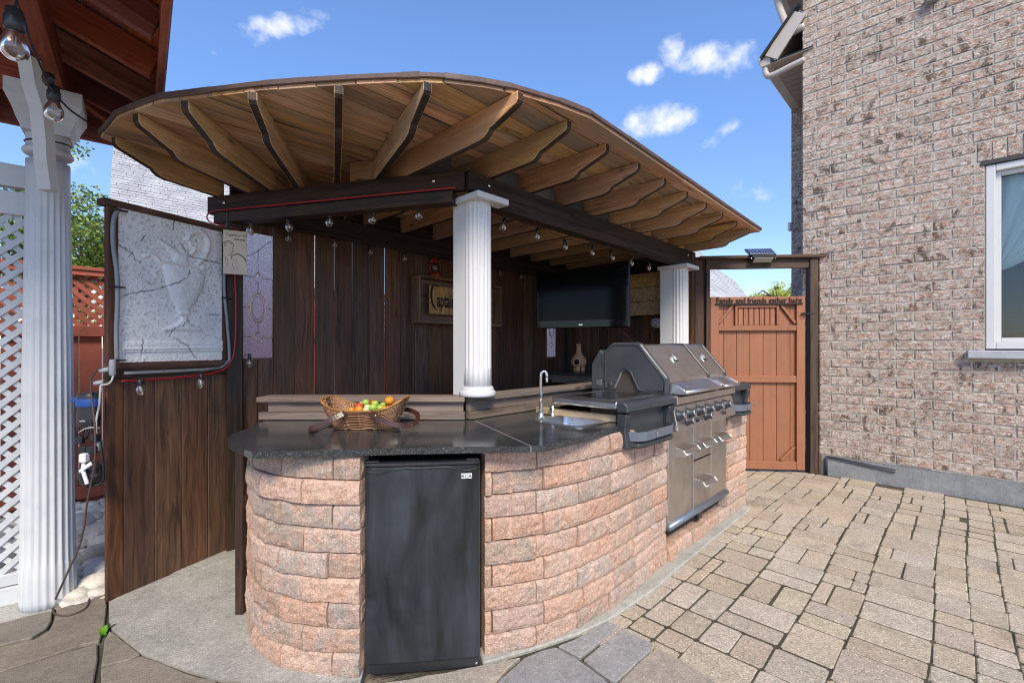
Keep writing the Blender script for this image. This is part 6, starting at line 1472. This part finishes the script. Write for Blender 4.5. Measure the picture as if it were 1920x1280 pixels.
tl = [('green', -.005, .0, .104, 1.0, 'light green tomato topmost near the middle of the basket'), ('red', -.022, -.045, .086, 1.1, 'red tomato in the middle left of the pile'), ('orange', -.015, -.07, .072, 1.1, 'orange-red tomato at the front of the basket below the red one'), ('orange', -.055, -.06, .068, .9, 'small orange tomato leftmost at the front edge of the basket'),
      ('pale', .02, -.05, .083, .95, 'pale green tomato right of the red one'), ('green', .045, -.01, .098, 1.05, 'yellowish green tomato high in the middle of the pile'), ('green', .05, -.055, .082, 1.1, 'green tomato at the front centre of the pile'), ('green', .085, -.05, .080, 1.05, 'green tomato at the right of the pile'),
      ('orange', .11, .02, .112, 1.3, 'large orange tomato highest at the right of the pile'), ('pale', .022, -.075, .070, .9, 'pale tomato low at the front edge of the basket'), ('orange', .105, -.06, .078, .8, 'small orange tomato tucked at the right front'), ('red', .02, .03, .098, .9, 'small red tomato behind the pile'), ('pale', -.03, .01, .088, .9, 'pale tomato at the back left of the pile'), ('green', .0, .05, .08, 1.0, 'green tomato lying at the back of the pile'), ('green', .07, .05, .08, 1.0, 'green tomato at the back right under the orange one')]
for kk, x, y, z_, s_, lb in tl:
    t = link('tomato', tm[kk], None, None, Matrix.Translation(bc + V(x, y, z_ * .85 + .034)) @ Matrix.Rotation(random.uniform(-.6, .6), 4, 'X') @ Matrix.Diagonal((s_ * .92, s_ * .92, s_ * .9, 1))); tag(t, lb, 'tomato', 'tomatoes in the wicker basket')
hb = Acc(); hr = random.Random(9)
for k in range(150):
    cxk = hr.choice([-.09, -.08, .12, .13, -.03, .03]); p = bc + V(cxk + hr.gauss(0, .025), hr.uniform(-.07, .07), .05 + hr.random() * .03); d = V(hr.gauss(0, .8), hr.gauss(0, .6), abs(hr.gauss(0, .7)) + .1).normalized() * hr.uniform(.02, .055)
    hb.add(tubemesh([p, p + d * .5 + V(0, 0, .004), p + d], .0009, 3))
hs = link('dried_herbs', hb.mesh(), plain('pale_green_stalks', (.32, .38, .14), .7)); tag(hs, 'loose green and straw coloured stalks lying in the basket', 'herbs'); hs['kind'] = 'stuff'

# ================================================================== GAZEBO (left edge)
G1 = V(.775, .632, 0).normalized(); G2 = V(-.632, .775, 0).normalized()
gz = thing('gazebo', 'red stained timber gazebo roof overhanging the top left corner', 'gazebo', V(-2.42, 2.42, 0))
KC = V(-2.375, 3.03, 0); ZEV = 2.60
CB = V(-2.405, 2.36, 0)
def gp(x, y, z): return KC + G1 * x + G2 * y + UP * z     # x, y negative = inward
SL = .38
# eaves fascia
bar('fascia', gp(0, .0, ZEV + .075), gp(0, -2.5, ZEV + .075), .03, .15, REDWOOD, gz); bar('fascia', gp(.0, 0, ZEV + .075), gp(-5, 0, ZEV + .075), .03, .15, REDWOOD, gz)
bar('drip_edge', gp(.022, .01, ZEV + .13), gp(.022, -2.5, ZEV + .13), .008, .06, DRIP, gz)
def hip(x): return ZEV + .14 + SL * x
# hip rafter from the corner inwards
bar('hip_rafter', gp(-.0, -.0, ZEV + .04), gp(-2.4, -2.4, ZEV + .04 + SL * 2.4), .04, .15, REDWOOD, gz)
for k in range(1, 7):
    d = .36 * k; L_ = min(d, 4)          # jack rafters run from the eave to the hip
    bar('rafter', gp(-.02, -d, ZEV + .06), gp(-L_, -d, ZEV + .06 + SL * (L_ - .02)), .038, .13, REDWOOD, gz)
    bar('rafter', gp(-d, -.02, ZEV + .06), gp(-d, -L_, ZEV + .06 + SL * (L_ - .02)), .038, .13, REDWOOD, gz)
# sheathing boards following each slope
for k in range(28):
    x0 = .14 * k; z0_ = ZEV + .138 + SL * x0; mid = x0 + .068; c = 1 / math.cos(math.atan(SL))
    for side in (0, 1):
        if side == 0: pA, pB = gp(-mid, -mid + .02, ZEV + .145 + SL * mid), gp(-mid, -2.5, ZEV + .145 + SL * mid); nup = (G1 * SL + UP).normalized()
        else: pA, pB = gp(-mid + .02, -mid, ZEV + .145 + SL * mid), gp(-4.6, -mid, ZEV + .145 + SL * mid); nup = (G2 * SL + UP).normalized()
        if mid < 2.4: bar('roof_board', pA, pB, .137 * c, .016, REDWOOD, gz, up=nup)
# wall plates on the columns
WB = .10
bar('plate_beam', CB + G2 * .12 + UP * 2.70, CB - G2 * 2.0 + UP * 2.70, .14, .16, REDWOOD, gz); bar('plate_beam', CB - G1 * .07 + UP * 2.702, CB - G1 * 3.6 + UP * 2.702, .14, .156, REDWOOD, gz)
# fluted column with capital
gc = thing('fluted_column', 'tall white fluted column with moulded capital at the left edge', 'column', (CB.x, CB.y, 0))
def flute2(r, z, an):
    if z > 2.06 or r < .02: return r
    k = (an * 22 / (2 * math.pi)) % 1; return r - (.009 if z > .22 else .005) * max(0, math.sin(math.pi * min(1, max(0, (k - .12) / .76)))) ** .6
lean = Matrix.Translation((CB.x, CB.y, .0)) @ Matrix(((1, 0, .0, 0), (0, 1, 0, 0), (0, 0, 1, 0), (0, 0, 0, 1)))
lathe('shaft', [(.108, .0), (.108, .04), (.106, .21), (.104, .225), (.103, .3), (.096, 1.2), (.086, 1.95), (.084, 2.10), (.083, 2.14), (.083, 2.21), (.083, 2.27)], WHITE2, gc, lean, seg=176, rad=flute2)
lathe('capital', [(.083, 2.30), (.090, 2.303), (.097, 2.312), (.097, 2.32), (.091, 2.33), (.083, 2.336), (.082, 2.37), (.083, 2.40), (.088, 2.42), (.096, 2.44), (.098, 2.445), (.10, 2.46), (.110, 2.485), (.112, 2.49), (.12, 2.51)], WHITE2, gc, lean, seg=48)
capv = []
for (hw, z_) in ((.088, 2.40), (.092, 2.43), (.104, 2.45), (.106, 2.46), (.118, 2.50), (.121, 2.505), (.134, 2.54), (.138, 2.545), (.138, 2.615)):
    capv.append((hw, z_))
vs, fs = [], []
for hw, z_ in capv: vs += [CB + G1 * (x * hw) + G2 * (y * hw) + UP * z_ for x, y in ((1, 1), (-1, 1), (-1, -1), (1, -1))]
for i in range(len(capv) - 1):
    for k in range(4): fs.append((i * 4 + k, i * 4 + (k + 1) % 4, i * 4 + 4 + (k + 1) % 4, i * 4 + 4 + k))
fs.append((0, 3, 2, 1)); fs.append(tuple(len(vs) - 4 + k for k in range(4)))
link('abacus', mk('abacus', vs, fs), WHITE2, gc)
# white knee brace in front of the column
br = [at(50, 110, 2.02), at(58, 160, 2.06), at(72, 205, 2.10), at(78, 260, 2.14), at(80, 300, 2.17), at(88, 358, 2.22)]
vs, fs = [], []
bw = V(.055, .012, 0)
for i, p in enumerate(br):
    for sx, sy in ((-.5, -.5), (.5, -.5), (.5, .5), (-.5, .5)): vs.append(p + V(.062 * sx + .01, 0, 0) + V(0, .045 * sy, 0) + V(0.0, 0, 0))
for i in range(len(br) - 1):
    for k in range(4): fs.append((i * 4 + k, i * 4 + (k + 1) % 4, i * 4 + 4 + (k + 1) % 4, i * 4 + 4 + k))
fs += [(3, 2, 1, 0), tuple(len(vs) - 4 + k for k in range(4))]
kb = link('knee_brace', mk('knee_brace', vs, fs), WHITE2); tag(kb, 'white painted knee brace rising in front of the fluted column', 'brace')
# lattice panel
lt_ = thing('lattice_screen', 'white diagonal lattice screen in a white frame at the left edge', 'lattice', CB - G1 * .3)
LD = -G1; L0 = V(-2.50, 2.42, 0); LN = V(LD.y, -LD.x, 0)
def lp_(s, z_, o=0): return L0 + LD * s + LN * o + UP * z_
LL = 1.0
bar('stile', lp_(.0, .10), lp_(.0, 2.24), .036, .05, WHITE2, lt_, up=LD); bar('stile', lp_(.032, .20), lp_(.032, 1.97), .03, .014, WHITE2, lt_, up=LD)
bar('bottom_rail', lp_(.02, .045, 0), lp_(LL, .045, 0), .06, .09, WHITE2, lt_); bar('bottom_rail', lp_(.02, .125, 0), lp_(LL, .125, 0), .036, .06, WHITE2, lt_)
bar('top_rail', lp_(-.02, 2.20, -.0), lp_(LL, 2.20, 0), .05, .115, WHITE2, lt_); bar('top_rail', lp_(.02, 2.06, 0), lp_(LL, 2.06, 0), .045, .12, WHITE2, lt_)
pit_ = .0745; z_ = -1.0
k = 0
while z_ < 2.0:
    for sgn_ in (1, -1):
        # clip the diagonal to the panel
        za, zb = (z_, z_ + LL) if sgn_ > 0 else (z_ + LL, z_)
        s_a, s_b = 0.035, LL; fa_ = lambda s_: za + (zb - za) * s_ / LL
        lo, hi = .15, 2.0; ss = [s_a, s_b]
        if sgn_ > 0: sa_ = max(s_a, (lo - z_)); sb_ = min(s_b, hi - z_)
        else: sa_ = max(s_a, (z_ + LL - hi)); sb_ = min(s_b, z_ + LL - lo)
        if sb_ - sa_ > .03: bar('lattice_slat', lp_(sa_, fa_(sa_), .004 * sgn_), lp_(sb_, fa_(sb_), .004 * sgn_), .006, .027, WHITE2, lt_, ch=0)
    z_ += pit_ * 1.05
# concrete footing strip under the column and lattice
ft = struct(prism('concrete_footing', [gr(-60, 1190).to_2d(), gr(0, 1168).to_2d(), gr(98, 1144).to_2d(), gr(200, 1095).to_2d(), gr(196, 1050).to_2d(), gr(120, 1080).to_2d(), gr(0, 1120).to_2d(), gr(-80, 1140).to_2d()], -.05, .001, CONCRETE))
# big outdoor bulbs on a cord under the gazebo
bp1, bp2, bp3 = at(27, 68, 1.50), at(101, 196, 2.0), at(84, 135, 1.98)
t = thing('patio_lights', 'large clear filament bulbs in black sockets hanging under the gazebo', 'string lights', bp1)
def bigbulb(p, k):
    lathe('socket', [(.006 * k, .085 * k), (.02 * k, .083 * k), (.022 * k, .06 * k), (.025 * k, .055 * k), (.025 * k, .02 * k), (.021 * k, .015 * k)], BLACKP, t, Matrix.Translation(p), seg=20)
    lathe('bulb', [(.018 * k, .02 * k), (.024 * k, .0), (.033 * k, -.022 * k), (.035 * k, -.042 * k), (.03 * k, -.06 * k), (.018 * k, -.072 * k), (.003 * k, -.076 * k)], BULBGLASS, t, Matrix.Translation(p), seg=28)
    tube('filament', [p + V(-.006, 0, .01 * k), p + V(-.005, 0, -.03 * k), p + V(.004, 0, -.03 * k), p + V(.006, 0, .01 * k)], .0014, FIL, t, seg=6)
bigbulb(bp1, 1.05); bigbulb(bp2, .95)
tube('cord', [at(5, -80, 1.45), at(30, 0, 1.62), at(45, 35, 1.7), at(58, 80, 1.8), at(88, 150, 1.96), at(103, 175, 1.99), at(130, 205, 2.05), at(163, 228, 2.1)], .0045, RUBBER, t, seg=8, sm=5); tube('cord', [at(30, -5, 1.55), at(31, 5, 1.5), at(27, 14, 1.5)], .004, RUBBER, t, seg=8)
lathe('socket', [(.02, .02), (.022, .0), (.02, -.02)], BLACKP, t, Matrix.Translation(at(91, 148, 1.97)), seg=14)
tag(tube('wire_loop', [CB + V(.086 * math.cos(a), .086 * math.sin(a), 2.37 + .012 * math.sin(a)) for a in [i * 2 * math.pi / 24 for i in range(24)]], .0035, RUBBER, None, seg=6, closed=True), 'thin black wire tied round the neck of the fluted column', 'wire')
